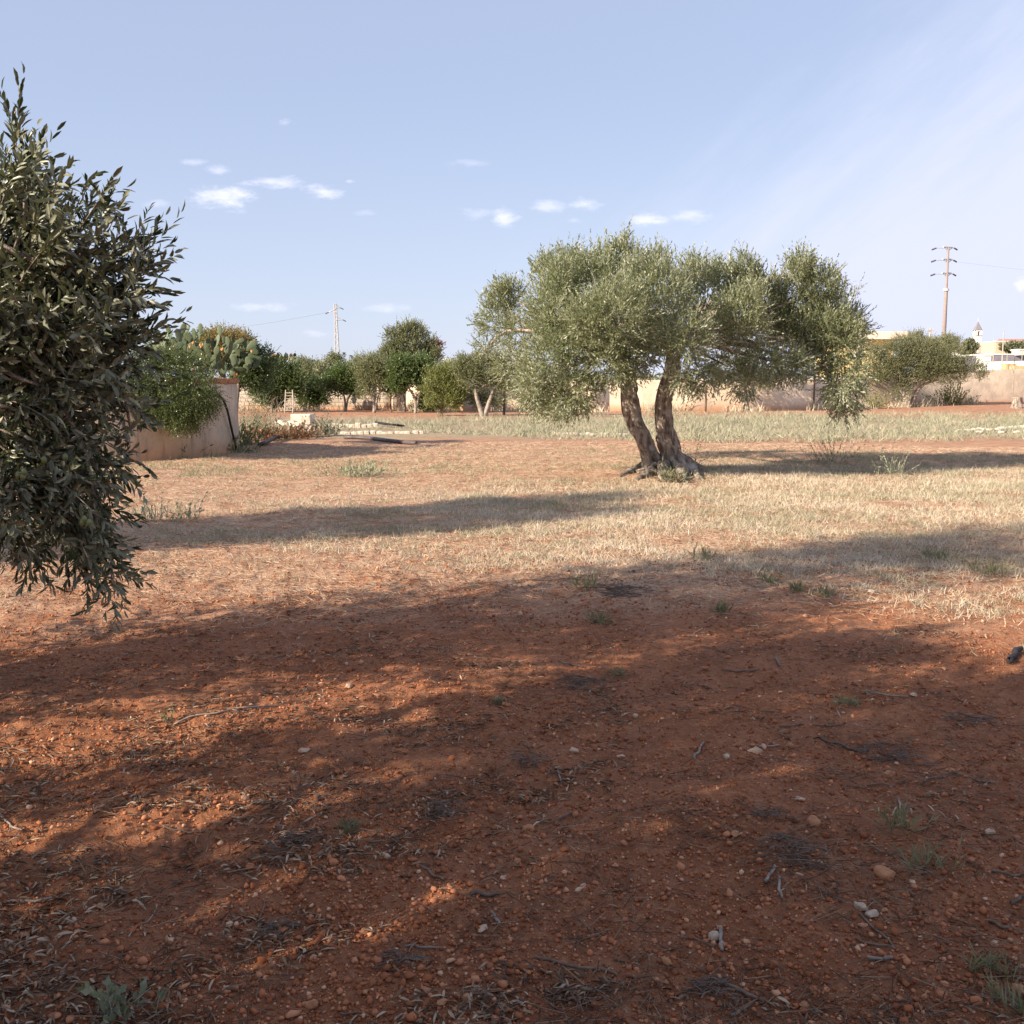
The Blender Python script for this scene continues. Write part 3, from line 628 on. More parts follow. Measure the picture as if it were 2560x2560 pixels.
ZP = [(305,330,60,140,0),(345,310,62,150,5),(420,350,92,200,20),(480,230,72,120,-5),(505,310,50,150,15),(610,310,80,180,-15),(670,220,84,160,25),(722,225,60,120,20),(460,440,84,130,45),(600,440,100,140,60),(740,330,104,140,-40),
      (810,285,70,140,-5),(890,215,72,125,0),(880,315,36,90,0),(1145,240,78,130,-5),(1110,380,76,165,15),(1195,360,44,90,0),(1250,390,72,130,-10),(1320,350,34,120,10),(1400,385,70,130,65),(1290,470,44,180,10),(1565,430,92,165,50),
      (1480,440,92,140,60),(1060,420,42,160,5),(1110,505,92,115,20),(850,510,82,180,-40),(925,500,74,90,10),(1120,590,42,160,15),(1120,700,62,110,-30),(1230,590,42,170,45),(1520,660,94,150,-10),(1610,600,80,150,100),(1600,510,94,110,-50),
      (1340,640,110,140,-20),(1400,755,80,190,90),(960,630,60,160,-40),(330,450,70,140,40),(380,520,80,150,10),(560,560,90,150,-20),(700,560,90,160,15),(820,600,90,160,-10),(1000,620,90,160,20),(1200,700,100,160,-15),(1330,760,100,150,30),(1460,580,90,150,-20),
      (680,420,80,150,-10),(980,420,90,150,25),(1380,500,90,160,-25),(1200,470,80,140,30),(560,420,80,130,-30),(760,470,80,140,20),(1000,520,80,140,-15),(1050,740,90,150,10),(1180,800,90,130,-30),(250,480,80,150,-20),(180,500,80,150,10)]
rgc = np.random.default_rng(4); pads = []
for _ in range(46): ZP.append((rgc.uniform(150, 1640), rgc.uniform(440, 760), rgc.uniform(60, 100), rgc.uniform(130, 170), rgc.uniform(-50, 50)))
for i, (x, y, a, b, tl) in enumerate(ZP):
    Yp = 24.2+rgc.uniform(-.5, .9)+(.9 if i >= 37 else 0); k = Yp/2560/5.22
    c = at(330+x/5.22, 780+y/5.22, Yp); wd = max(a, b*.52)*k; pads.append((c, wd*1.02, b*k*1.08, tl, math.degrees(math.acos(min(1, a*k/wd)))*rgc.choice([-1, 1]), Yp))
fr = [at(330+x/5.22+rgc.uniform(-3, 3), 780+y/5.22+rgc.uniform(-3, 3), 23.6) for x, y in [(545,475),(575,480),(590,490),(800,425),(815,440),(740,460),(760,470),(900,450),(920,455),(890,465),(1190,495),(1210,505),(1180,515),(1550,520),(1575,535),(1345,830),(1350,850),(1340,860)]]
cactus((TC[0]+1.5, 24.5, 1.15), 'large prickly pear with green pads and orange fruit growing over the round tank', pads, fr, 1)
rgc = np.random.default_rng(6); pads = []; YC = 69
for i in range(44):
    x = rgc.uniform(488, 568); y = rgc.uniform(672, 716)+max(0, (x-545)*.6); c = V(x, y, YC+rgc.uniform(-1, 1)); pads.append((c, .34, .5, rgc.uniform(-50, 50), rgc.uniform(-80, 80), YC))
fr = [V(rgc.uniform(505, 560), rgc.uniform(668, 688), 67.5) for _ in range(18)]
for i in range(7): pads.append((V(508+i*8, 673, YC), .3, .5, rgc.uniform(-20, 20), rgc.uniform(-60, 60), YC))
cactus((float(xv(525, YC)), YC, 1.2), 'far prickly pear with reddish fruit above the dark tree by the ladder', pads, fr, 2)

YT = 22.4
def sblob(x, y, rx, ry, Y, up=.2, depth=None): return vb(x/1.325, y/1.325, rx/1.325, ry/1.325, Y, depth=depth or .42, up=up)
tree('climbing_shrub', 'glossy small leaved shrub spilling over the rim of the round tank', (TC[0]+1.4, 22.9, 1.15), [([(TC[0]+1.2, 23.3, 1.0), (TC[0]+1.5, 22.9, 1.5), (TC[0]+1.9, 22.6, 1.7)], [.06, .05, .04])],
     [sblob(*q) for q in [(365,915,42,34,YT+.4,.4),(425,905,45,30,YT+.5,.5),(480,925,46,32,YT+.4,.3),(415,955,58,38,YT,0),(490,970,44,32,YT-.05,-.2),(520,995,26,20,YT,-.4),(435,1000,40,24,YT-.2,-.5),(478,1030,24,20,YT-.15,-.9),(350,965,32,44,YT,-.1),(300,930,45,50,YT,0),(330,1010,16,14,YT-.1,-.6),(430,1020,28,14,YT-.2,-.8),(510,1015,18,14,YT,-.8),(432,1042,13,13,YT-.2,-1.1),(472,1052,12,12,YT-.2,-1.2),(398,1030,13,15,YT-.2,-1.1),(455,1046,12,12,YT-.25,-1.1),(385,1000,30,22,YT-.1,-.5)]],
     M['drape'], n=4600, nleaf=11, LL=.048, LW=.024, slen=.24, seed=31, cat='shrub', tn=6, spread=(35, 75), droop=.2, limb_r=.012)
tree('rusty_bush', 'yellow brown twiggy bush behind the pads of the near prickly pear', (-8.5, 27.3, 1.1), [([(-8.5, 27.3, 1.0), (-8.45, 27.2, 1.8), (-8.3, 27.1, 2.2)], [.05, .04, .03])],
     [sblob(x, y, rx, ry, 27, u, .5) for x, y, rx, ry, u in [(535,845,26,16,.5),(565,842,32,18,.6),(598,850,26,18,.5),(585,865,40,20,.3),(540,870,40,20,.3)]], M['rust'], n=900, nleaf=9, LL=.055, LW=.022, slen=.18, seed=32, cat='bush', tn=6, limb_r=.012)
tree('ivy_mass', 'dark hanging foliage on the right shoulder of the round tank', (-7.4, 27.2, 0), [([(-7.4, 27.2, -.05), (-7.3, 27.2, .9), (-7.2, 27.2, 1.7)], [.07, .05, .04])],
     [sblob(x, y, rx, ry, 27.6, u, .6) for x, y, rx, ry, u in [(615,900,28,28,.2),(640,925,24,26,0),(610,935,26,26,-.2),(595,880,24,22,.2),(560,890,36,26,.2),(500,895,40,24,.2),(440,890,40,22,.3),(655,900,26,24,.3),(650,950,20,22,-.3),(470,868,56,22,.3),(550,862,46,24,.3),(410,880,36,22,.3),(600,866,30,22,.3)]], M['dark_leaf'], n=4600, nleaf=10, LL=.06, LW=.035, slen=.22, seed=33, cat='plant', tn=6, limb_r=.012, spread=(35, 75))

# ------------------------------------------------------------------ trees along and beyond the wall
def vt(pts, Y): return [V(x, y, Y) for x, y in pts]
def btree(name, label, tr, Y, blobs, mat, n, seed, LL=.13, LW=.06, barkm=None, cat='tree', group=None, up=.4, nleaf=9, slen=.42, **kw):
    b0 = V(tr[0][0][0][0], tr[0][0][0][1], Y); b0[2] = H1(b0[0], Y) if Y < 90 else 0
    trunks = []
    for pts, rad in tr:
        q = vt(pts, Y); q[0][2] = min(q[0][2], b0[2]-.05); trunks.append((q, rad))
    bl = []
    for q in blobs:
        dy = q[4] if len(q) > 4 else 0; bl.append(vb(q[0], q[1], q[2]*.72, q[3]*.74, Y+dy, depth=(q[2]+q[3])/2*Y/1932*.9, up=up)); rb = np.random.default_rng(int(q[0]*7+q[1]))
        for _ in range(9):
            an = rb.uniform(0, 6.28); kk = rb.uniform(.16, .50); bl.append(vb(q[0]+q[2]*rb.uniform(.55, 1.12)*math.cos(an), q[1]+q[3]*rb.uniform(.55, 1.08)*math.sin(an), q[2]*kk, q[3]*kk*1.15, Y+dy+rb.uniform(-.5, .3), depth=(q[2]+q[3])/2*Y/1932*kk, up=up*1.5))
    kw.setdefault('limb_r', .035); kw.setdefault('limb_every', 20 if len(bl) > 100 else 10)
    return tree(name, label, b0, trunks, bl, mat, n=n, nleaf=nleaf, LL=LL, LW=LW, slen=slen, seed=seed, barkm=barkm, cat=cat, group=group, tn=8, up=up, **kw)
btree('shade_tree', 'dense dark tree with thin pale stems beside the ladder at the far wall', [([(512,772),(514,755),(518,735)],[.12,.09,.07]),([(527,772),(522,755),(519,738)],[.07,.06,.05])], 66,
      [(495,722,26,24),(515,705,28,18),(535,712,30,22),(556,728,18,20),(540,732,24,14),(505,738,30,14),(525,750,26,14,1.5),(500,755,26,12,1.5)], M['dark_leaf'], 2200, 41, LL=.15, LW=.08)  # low rear clumps added to darken the shaded opening under the crown
btree('lemon_tree', 'low round bright green lemon tree with a short trunk, right of the ladder', [([(652,770),(651,757),(648,742)],[.09,.07,.05]),([(652,764),(657,752),(664,740)],[.07,.05,.04])], 68,
      [(622,722,20,18),(640,712,26,20),(662,712,26,22),(640,734,20,14),(672,730,20,20),(680,708,14,12)], M['citrus'], 1900, 42, LL=.14, LW=.075)
btree('fruit_tree', 'small tree on a whitewashed forked trunk in front of the brown pilaster', [([(706,778),(706,765),(706,753),(699,738),(696,722)],[.11,.10,.09,.07,.05]),([(706,756),(713,747),(720,735)],[.09,.08,.06])], 65,
      [(690,700,20,18),(710,692,22,16),(728,704,18,16),(700,716,20,12),(725,722,14,12),(688,732,10,16)], M['olive_far'], 1500, 43, barkm=M['pale_bark'], LL=.13, LW=.05)
btree('tall_tree', 'tall rounded grey green tree, highest of the trees along the far wall', [([(763,776),(763,755),(764,730)],[.12,.10,.08]),([(764,760),(752,747),(741,752)],[.04,.035,.03])], 67,
      [(770,650,34,30),(745,672,26,24),(745,640,14,16),(795,648,20,22),(770,632,26,16),(800,680,26,26),(765,690,32,24),(735,690,16,18),(770,625,14,10),(728,668,10,12),(818,672,12,14)], M['olive_far'], 3600, 44, LL=.14, LW=.055, up=.8)
btree('orange_tree', 'green orange tree on a whitewashed trunk below the tall tree', [([(784,778),(784,762),(782,750),(774,736),(770,728)],[.10,.09,.08,.06,.05]),([(783,754),(792,742),(800,734)],[.07,.06,.05])], 64,
      [(770,712,28,20),(795,708,26,24),(750,704,20,22),(806,725,18,16),(745,722,16,12),(780,690,24,16)], M['citrus'], 2300, 45, barkm=M['pale_bark'], LL=.14, LW=.075)
btree('bougainvillea', 'dark red flowering climber on the right side of the tall tree', [([(812,774),(812,745),(812,700)],[.05,.04,.03])], 69,
      [(812,668,15,12),(822,660,12,10),(800,676,14,10)], M['bougain'], 600, 46, LL=.11, LW=.07, cat='climber')
btree('citrus_shrub', 'bushy yellow green citrus with foliage to the ground, left of the white forked tree', [([(834,789),(834,778),(836,760)],[.07,.06,.05]),([(828,784),(826,772),(824,758)],[.04,.04,.03])], 58,
      [(830,712,22,20),(850,712,22,24),(820,735,20,20),(842,742,28,24),(862,728,14,22),(832,760,24,16),(858,755,16,16)], M['lime'], 2600, 47, LL=.12, LW=.05, cat='shrub', up=.7)
btree('almond_tree', 'small tree on a thick whitewashed forked trunk at the left foot of the central olive', [([(911,785),(906,770),(900,752),(896,732)],[.16,.13,.11,.08]),([(914,783),(920,768),(926,750),(931,734)],[.14,.12,.10,.07])], 57,
      [(880,700,20,18),(900,690,26,20),(925,682,26,22),(950,700,24,22),(890,720,22,14),(920,715,24,16),(955,722,20,16),(872,690,12,10),(985,712,24,26),(975,742,20,18)], M['olive_far'], 3000, 48, barkm=M['pale_bark'], LL=.12, LW=.045)
btree('olive_tree', 'straight trunked olive at the plaster wall, behind the central olive', [([(1408,775),(1406,755),(1404,735),(1408,718)],[.26,.2,.17,.14])], 69,
      [(1380,700,36,22),(1420,694,40,24),(1460,705,30,20),(1400,672,40,24),(1355,715,22,14),(1440,725,22,12)], M['olive_far'], 2600, 49, LL=.12, LW=.035)
btree('olive_tree', 'broad low olive with a thick gnarled trunk before the wall on the right', [([(1709,774),(1711,762),(1712,750),(1720,738),(1738,722),(1756,709)],[.42,.34,.28,.22,.17,.12]),([(1706,772),(1710,756),(1704,742),(1696,728)],[.3,.2,.15,.1]),([(1716,742),(1735,732),(1752,722),(1772,716)],[.15,.13,.1,.07])], 75,
      [(1652,684,24,26),(1668,700,26,22),(1690,672,34,24),(1725,665,34,24),(1760,668,34,24),(1795,672,34,28),(1828,690,26,20),(1845,702,17,13),(1710,700,28,22),(1685,716,22,16),(1702,738,16,16),(1772,694,30,18),(1745,650,24,12),(1790,716,18,12),(1700,655,26,12),(1662,668,18,16),(1650,712,12,12),(1812,712,14,10),(1725,690,34,20),(1750,690,34,22),(1790,690,34,20),(1680,695,28,20),(1735,705,22,12),(1765,712,24,12),(1720,722,16,12),(1808,700,24,16)], M['olive_far'], 10500, 50, LL=.12, LW=.035, up=.5, gnarl=.25)
btree('hedge_shrub', 'dark green shrub filling the gap between the ladder and the lemon tree', [([(592,771),(592,760),(594,745)],[.07,.06,.05])], 70, [(580,742,16,16),(596,735,18,18),(608,745,14,14),(590,755,22,12)], M['dark_leaf'], 1100, 52, LL=.13, LW=.07, cat='shrub')
btree('fruit_tree', 'low spreading fruit tree between the brown pilaster and the tall tree', [([(738,776),(737,762),(738,745)],[.08,.07,.05])], 66, [(725,705,18,16),(738,718,18,16),(742,698,18,14),(752,728,16,16),(728,730,14,10)], M['citrus'], 1300, 53, LL=.13, LW=.06)
btree('hedge_shrub', 'dark low shrub under the orange tree beside its white trunk', [([(798,777),(798,770),(800,760)],[.06,.05,.04])], 66, [(795,762,14,12),(806,755,12,16),(812,765,12,10)], M['dark_leaf'], 800, 54, LL=.12, LW=.06, cat='shrub')
btree('hedge_shrub', 'greyish shrub growing against the wall behind the white forked tree', [([(905,776),(905,765),(906,755)],[.06,.05,.04])], 66, [(895,750,16,18),(915,745,18,20),(938,752,14,18),(880,745,12,18)], M['olive_far'], 1000, 55, LL=.12, LW=.05, cat='shrub')
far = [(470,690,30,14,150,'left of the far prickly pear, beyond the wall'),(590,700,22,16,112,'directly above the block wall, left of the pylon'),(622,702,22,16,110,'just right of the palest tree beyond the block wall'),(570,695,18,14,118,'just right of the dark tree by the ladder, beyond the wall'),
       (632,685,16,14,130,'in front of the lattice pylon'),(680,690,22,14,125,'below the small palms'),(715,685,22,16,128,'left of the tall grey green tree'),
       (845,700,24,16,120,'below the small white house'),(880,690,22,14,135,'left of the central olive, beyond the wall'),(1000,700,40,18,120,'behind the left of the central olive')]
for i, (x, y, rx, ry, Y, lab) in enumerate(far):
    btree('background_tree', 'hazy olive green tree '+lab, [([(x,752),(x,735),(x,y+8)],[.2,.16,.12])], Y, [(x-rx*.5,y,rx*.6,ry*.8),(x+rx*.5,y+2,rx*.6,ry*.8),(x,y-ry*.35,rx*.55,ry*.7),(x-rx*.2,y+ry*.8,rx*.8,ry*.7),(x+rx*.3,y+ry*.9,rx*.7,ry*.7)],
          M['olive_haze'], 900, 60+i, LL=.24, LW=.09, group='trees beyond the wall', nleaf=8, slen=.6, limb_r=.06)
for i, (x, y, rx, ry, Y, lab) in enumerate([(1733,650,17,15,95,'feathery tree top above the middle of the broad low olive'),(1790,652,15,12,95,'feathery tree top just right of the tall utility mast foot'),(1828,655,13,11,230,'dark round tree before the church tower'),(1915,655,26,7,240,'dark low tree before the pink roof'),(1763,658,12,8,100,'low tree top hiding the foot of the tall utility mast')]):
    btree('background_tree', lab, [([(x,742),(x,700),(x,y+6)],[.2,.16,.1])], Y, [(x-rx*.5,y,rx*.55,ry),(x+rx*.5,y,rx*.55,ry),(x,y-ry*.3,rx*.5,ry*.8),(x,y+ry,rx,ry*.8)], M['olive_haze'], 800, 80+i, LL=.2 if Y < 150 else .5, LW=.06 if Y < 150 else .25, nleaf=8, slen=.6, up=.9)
# far treeline masses
rg = np.random.default_rng(77); bl = []
for i in range(170):
    Y = rg.uniform(240, 420); X = rg.uniform(-.55, .62)*Y; r = rg.uniform(3, 7); bl.append([X, Y, 1.2+rg.uniform(0, 1.4), r, r, 2.4, .5])
P, d = blob_shoots(bl, 16000, rg, up=.5); v, f, rn, _ = leaves_on(P, d, 1.2, 5, .9, .5, rg)
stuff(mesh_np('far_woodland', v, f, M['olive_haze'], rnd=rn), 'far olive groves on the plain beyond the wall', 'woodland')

# palms
def palm(x, ytop, Y, label, rad_px=9, fronds=22, seed=0, trunk=True, ybase=735):
    rg = np.random.default_rng(seed); b0 = V(x, ybase, Y); b0[2] = 0; topp = V(x, ytop, Y)-b0; k = Y/1932*rad_px
    root = thing('palm_tree', b0, label, 'palm')
    if trunk: tube('trunk', [(0, 0, -.2), topp*.5+[.1, 0, 0], topp], [k*.12, k*.09, k*.1], M['wood'], n=8).parent = root
    vs, fs, nb = [], [], 0
    for i in range(fronds):
        a = 2*math.pi*i/fronds+rg.normal(0, .1); el = rg.uniform(-.5, 1.2)
        pts = []
        for s in np.linspace(0, 1, 7):
            h_ = k*s*math.cos(el*(1-.2*s)); z = k*(s*math.sin(el)-.55*s*s); pts.append(topp+np.array([h_*math.cos(a), h_*math.sin(a), z]))
        pts = np.array(pts)
        for j in range(6):
            t_ = norm(pts[j+1]-pts[j]); sd = norm(np.cross(t_, [0, 0, 1.])+1e-6)
            for s_ in (-1, 1):
                for m in range(2):
                    p = pts[j]+(pts[j+1]-pts[j])*m*.5; wl = k*.30*(1-j/7); q = p+sd*s_*wl+t_*wl*.6-np.array([0, 0, wl*.35])
                    vs += [p, p+t_*k*.05, q, q-t_*k*.02]; fs.append([nb, nb+1, nb+2, nb+3]); nb += 4
            vs += [pts[j]+sd*k*.012, pts[j]-sd*k*.012, pts[j+1]-sd*k*.01, pts[j+1]+sd*k*.01]; fs.append([nb, nb+1, nb+2, nb+3]); nb += 4
    mesh_np('frond_crown', np.array(vs), np.array(fs), M['dark_leaf'], rnd=rg.uniform(0, 1, nb)).parent = root
palm(649, 667, 230, 'small distant palm with a bare trunk just right of the pylon foot', 7, seed=1)
palm(663, 672, 240, 'small distant palm between the pylon and the tall tree, second from the pylon', 7, seed=2)
palm(689, 674, 230, 'distant palm half hidden by trees left of the tall tree', 7, seed=3)
b0 = gnd(2570, 1012); palm(1946, 716, 88, 'dark green palm at the right edge with stiff fronds', 38, 34, seed=4, ybase=757)

# ------------------------------------------------------------------ pylon, masts, poles
M['steel'] = simple('galvanised_steel', (.66, .63, .62), (.56, .53, .53), rough=.6, metal=.1)
M['concrete'] = simple('concrete', (.50, .42, .37), (.42, .35, .31), rough=.9)
M['mastgrey'] = simple('weathered_mast', (.34, .27, .25), (.27, .22, .20), rough=.9)
M['ceramic'] = simple('brown_insulator', (.10, .09, .09), rough=.3)
def pylon():
    Y = 330; b0 = V(638, 730, Y); b0[2] = 0; k = Y/1932
    root = thing('lattice_pylon', b0, 'pale steel lattice pylon with three staggered arms on the horizon', 'pylon')
    Ht = V(636, 573, Y)[2]; mb = MB(); lev = np.linspace(0, 1, 15)
    def cor(t):
        hw = (8.5*(1-t)**1.15+3.2)*k/2 if t < .8 else (3.9)*k/2; c = -2.0*k*t
        return [np.array([c+sx*hw, sy*hw, t*Ht]) for sx, sy in ((-1, -1), (1, -1), (1, 1), (-1, 1))]
    for a, b in zip(lev[:-1], lev[1:]):
        A, B = cor(a), cor(b)
        for i in range(4):
            mb.bar(A[i], B[i], .11, 4); mb.bar(A[i], B[(i+1) % 4], .05, 4); mb.bar(A[(i+1) % 4], B[i], .05, 4); mb.bar(B[i], B[(i+1) % 4], .055, 4)
    mb.build('tower_frame', M['steel']).parent = root
    for (sx, ty, ln) in ((1, .965, 9), (-1, .915, 13), (1, .83, 13)):
        m = MB(); c = -2.0*k*ty; z = ty*Ht; e = np.array([c+sx*ln*k, 0, z-.3])
        for sy in (-1, 1): m.bar((c, sy*.5, z+.7), e, .10, 4); m.bar((c, sy*.5, z-.4), e, .10, 4)
        m.build('cross_arm', M['steel']).parent = root
        m = MB(); m.bar(e, e+[sx*1.0, 0, -.5], .14, 6); m.build('insulator', M['ceramic']).parent = root
pylon()
def mast():
    Y = 135; b0 = V(1776, 730, Y); b0[2] = 0; k = Y/1932; Ht = V(1780, 466, Y)[2]
    root = thing('utility_mast', b0, 'tall round pinkish utility mast with three tiers of insulators, right of the yellow house', 'mast')
    tube('mast_pole', [(0, 0, -.3), (0, 0, Ht*.72), (0, 0, Ht*.725), (0, 0, Ht)], [.33, .22, .17, .14], M['mastgrey'], n=14, resample=False).parent = root
    m = MB(); m.bar((0, 0, Ht*.715), (0, 0, Ht*.73), .36, 12); m.build('collar', M['steel']).parent = root
    for i, y in enumerate((468, 491, 517)):
        z = V(1780, y, Y)[2]
        m = MB(); m.bar((-.75, -.3, z+.12), (.7, .3, z+.12), .10, 6); m.bar((-.75, -.3, z+.12), (0, 0, z-.35), .05, 4); m.bar((.7, .3, z+.12), (0, 0, z-.35), .05, 4)
        m.build('cross_arm', M['steel']).parent = root
        for sx, ln in ((-1, 1.6), (1, .8)):
            m = MB(); m.bar((sx*(ln*.95), 0, z), (sx*(ln+.45), .2, z-.2), .10, 6); m.bar((sx*.5, 0, z-.02), (sx*ln, 0, z-.02), .015, 4); m.build('insulator', M['ceramic']).parent = root
mast()
def wire(name_pts, label, sag=2.5, r=.010):
    a, b = np.array(name_pts[0]), np.array(name_pts[1]); t = np.linspace(0, 1, 25)[:, None]; p = a+(b-a)*t; p[:, 2] -= 4*sag*(t*(1-t))[:, 0]
    o = tube('power_cable', p-a, [r]*25, M['ceramic'], n=4, resample=False); o.location = a; tag(o, label, 'cable', 'overhead power cables')
wire((V(626, 588, 330), V(626, 588, 330)+[-190, 55, -3]), 'faint cable leaving the left pylon arm towards the left', 7, .022)
wire((V(1780, 491, 135)+[2.0, .2, -.2], V(1780, 491, 135)+[130, 60, 4]), 'thin overhead cable leaving the middle tier of the tall utility mast', r=.006)
def pole(x, ytop, Y, r, label, mat, name='pole', ybase=None, arm=False):
    b0 = V(x, 730, Y); b0[2] = -.2 if ybase is None else V(x, ybase, Y)[2]; Ht = V(x, ytop, Y)[2]-b0[2]
    root = thing(name, b0, label, 'pole'); tube('shaft', [(0, 0, 0), (.01, 0, Ht*.5), (0, 0, Ht)], [r*1.1, r, r*.85], mat, n=8).parent = root
    m = MB()
    if arm: m.box((0, -.1, Ht-.25), (.35, .05, .05)); m.bar((-.3, -.1, Ht-.2), (-.3, -.1, Ht), .04, 6); m.bar((.3, -.1, Ht-.2), (.3, -.1, Ht), .04, 6)
    else: m.bar((0, 0, Ht), (0, 0, Ht+.06), r*1.05, 8)
    m.build('pole_cap', mat).parent = root
pole(1750, 619, 110, .13, 'short pale pole beside the tall mast, above the broad low olive', M['concrete'], arm=True)
GP = 'thin poles of the fenced yard on the right'
for x, yt, yb, r, lab in ((1871,640,692,.07,'thin tall pole standing before the white warehouse wall, left of the tallest'),(1888,626,690,.09,'tallest thin pole right of the church tower'),(1859,667,694,.05,'short thin pole before the white container'),(1897,667,692,.05,'short thin pole just right of the tallest thin pole'),(1911,675,688,.06,'stubby dark post before the beige block pile'),(1925,660,684,.05,'thin pole nearest the right edge')):
    pole(x, yt, 150, r, lab, M['concrete'] if 'dark' not in lab else M['wood'], name='fence_pole', ybase=yb+8)

# ------------------------------------------------------------------ buildings
M['yellow'] = simple('yellow_render', (.78, .62, .30), (.70, .54, .26), scale=3)
M['pinkw'] = simple('pale_pink_render', (.80, .66, .56), (.74, .60, .50), scale=3)
M['white'] = simple('white_render', (.82, .80, .76), (.74, .72, .68), scale=2)
M['peach'] = simple('peach_render', (.72, .50, .36), (.64, .44, .32), scale=2)
M['tile'] = simple('clay_tile', (.55, .25, .20), (.45, .2, .16), scale=3)
M['slate'] = simple('grey_roof', (.20, .19, .22), (.28, .26, .28), scale=2)
M['glass'] = simple('dark_window', (.05, .06, .07), rough=.15, spec=.6)
M['sheet'] = simple('grey_blue_sheet', (.20, .19, .23), (.26, .24, .28), scale=1, rough=.5)
M['ochre'] = simple('ochre_block', (.62, .44, .24), (.52, .36, .2), scale=2)
def house_yellow():
    Y = 118; b0 = V(1650, 730, Y); b0[2] = 0
    root = thing('house', b0, 'yellow two storey house with a pale rounded balcony band, right of the central olive', 'house')
    def X(x): return xv(x, Y)-b0[0]
    def Z(y): return V(1650, y, Y)[2]
    x0, x1 = X(1575), X(1683); m = MB(); m.box(((x0+x1)/2, 4, Z(641)/2-.2), ((x1-x0)/2, 4, Z(641)/2+.2)); m.build('wall', M['yellow']).parent = root
    x0, x1 = X(1560), X(1635); m = MB(); m.box(((x0+x1)/2, 5, (Z(641)+Z(596))/2), ((x1-x0)/2, 2.5, (Z(596)-Z(641))/2-.02)); m.build('upper_storey', M['yellow']).parent = root
    # balcony band with a rounded corner
    x0, x1 = X(1560), X(1711); r = .8; pts = [(x0, -1.2), (x1-r, -1.2)]+[(x1-r+r*math.sin(q), -1.2+r-r*math.cos(q)) for q in np.linspace(.2, math.pi/2, 7)]+[(x1, 8), (x0, 8)]
    n = len(pts); z0, z1 = Z(641)+.02, Z(626)
    m = MB(); m.add([(p[0], p[1], z0) for p in pts]+[(p[0], p[1], z1) for p in pts], [tuple(range(n))[::-1], tuple(range(n, 2*n))]+[(i, (i+1) % n, n+(i+1) % n, n+i) for i in range(n)]); m.build('balcony_band', M['pinkw']).parent = root
    for x in (1618, 1662):
        m = MB(); m.box((X(x), -.03, Z(668)), (.45, .05, .55)); w_ = m.build('window', M['white']); w_.parent = root
        m = MB(); m.box((0, -.06, 0), (.36, .02, .46)); g = m.build('pane', M['glass']); g.parent = w_; g.location = (X(x), -.03, Z(668))
    m = MB(); m.box((X(1688), 1.5, Z(641)/2), (.12, .12, Z(641)/2)); m.build('column', M['pinkw']).parent = root
    m = MB(); m.box((X(1640), 3.5, Z(620)), (.5, .4, .35)); m.build('roof_unit', M['slate'], bevel=.05).parent = root
house_yellow()
def block(name, label, x0, x1, yt, yb, Y, depth, mat, roof=None, gable=0, wins=0, flatroof=False):
    cx = (xv(x0, Y)+xv(x1, Y))/2; hw = (xv(x1, Y)-xv(x0, Y))/2; zt = V(966, yt, Y)[2]; zb = V(966, yb, Y)[2] if yb else 0
    root = thing(name, (cx, Y, zb), label, 'building' if name != 'container' else 'container')
    m = MB(); m.box((0, depth/2, (zt-zb)/2), (hw, depth/2, (zt-zb)/2)); m.build('wall', mat).parent = root
    h = zt-zb
    if gable:
        m = MB(); e = .3; m.add([(-hw-e, -e, h), (hw+e, -e, h), (hw+e, depth+e, h), (-hw-e, depth+e, h), (-hw-e, depth/2, h+gable), (hw+e, depth/2, h+gable)], [(0, 1, 5, 4), (2, 3, 4, 5), (1, 2, 5), (3, 0, 4), (3, 2, 1, 0)]); m.build('roof', roof or M['tile']).parent = root
    else:
        m = MB(); m.box((0, depth/2, h+.12), (hw+.15, depth/2+.15, .12)); m.build('roof', roof or M['white']).parent = root
    for i in range(wins):
        x = -hw+(i+.5)*2*hw/wins; m = MB(); m.box((x, -.02, h*.6), (hw/wins*.22, .04, h*.16)); m.build('window', M['glass']).parent = root
def tower():
    Y = 480; k = Y/1932; b0 = V(1841.5, 730, Y); b0[2] = 0; root = thing('church_tower', b0, 'white church bell tower with a grey pyramid roof on the skyline', 'tower')
    zt = V(966, 623, Y)[2]; ap = V(966, 606, Y)[2]; hw = 6.0*k; zl = V(966, 634, Y)[2]
    m = MB(); m.box((0, hw, zl/2), (hw*.97, hw*.97, zl/2)); m.build('shaft', M['white']).parent = root
    m = MB(); m.box((0, hw, zl+.15), (hw*1.08, hw*1.08, .15)); m.build('ledge', M['sheet']).parent = root
    m = MB(); zc = (zl+.3+zt)/2; hh = (zt-zl-.3)/2; ow = hw*.36
    for sx in (-1, 1):
        for sy in (0, 1): m.box((sx*(hw+ow)/2, hw+(sy*2-1)*(hw*.65), zc), ((hw-ow)/2, hw*.33, hh))
    m.box((0, hw, zt-hh*.22), (hw, hw, hh*.2)); m.build('belfry', M['white']).parent = root
    m = MB(); m.box((0, hw, zc), (hw*.6, hw*.25, hh*.75)); m.build('bell_chamber', M['tile']).parent = root
    m = MB(); e = hw*1.1; m.add([(-e, hw-e, zt+.02), (e, hw-e, zt+.02), (e, hw+e, zt+.02), (-e, hw+e, zt+.02), (0, hw, ap)], [(0, 1, 4), (1, 2, 4), (2, 3, 4), (3, 0, 4), (3, 2, 1, 0)]); m.build('roof', M['slate']).parent = root
    m = MB(); m.bar((0, hw, ap-.2), (0, hw, ap+1.6), .07, 4); m.bar((-.4, hw, ap+1.1), (.4, hw, ap+1.1), .06, 4); m.build('cross', M['steel']).parent = root
tower()
block('building', 'white gabled house left of the church tower', 1806, 1842, 656, None, 330, 9, M['white'], M['slate'], gable=2.0, wins=2)
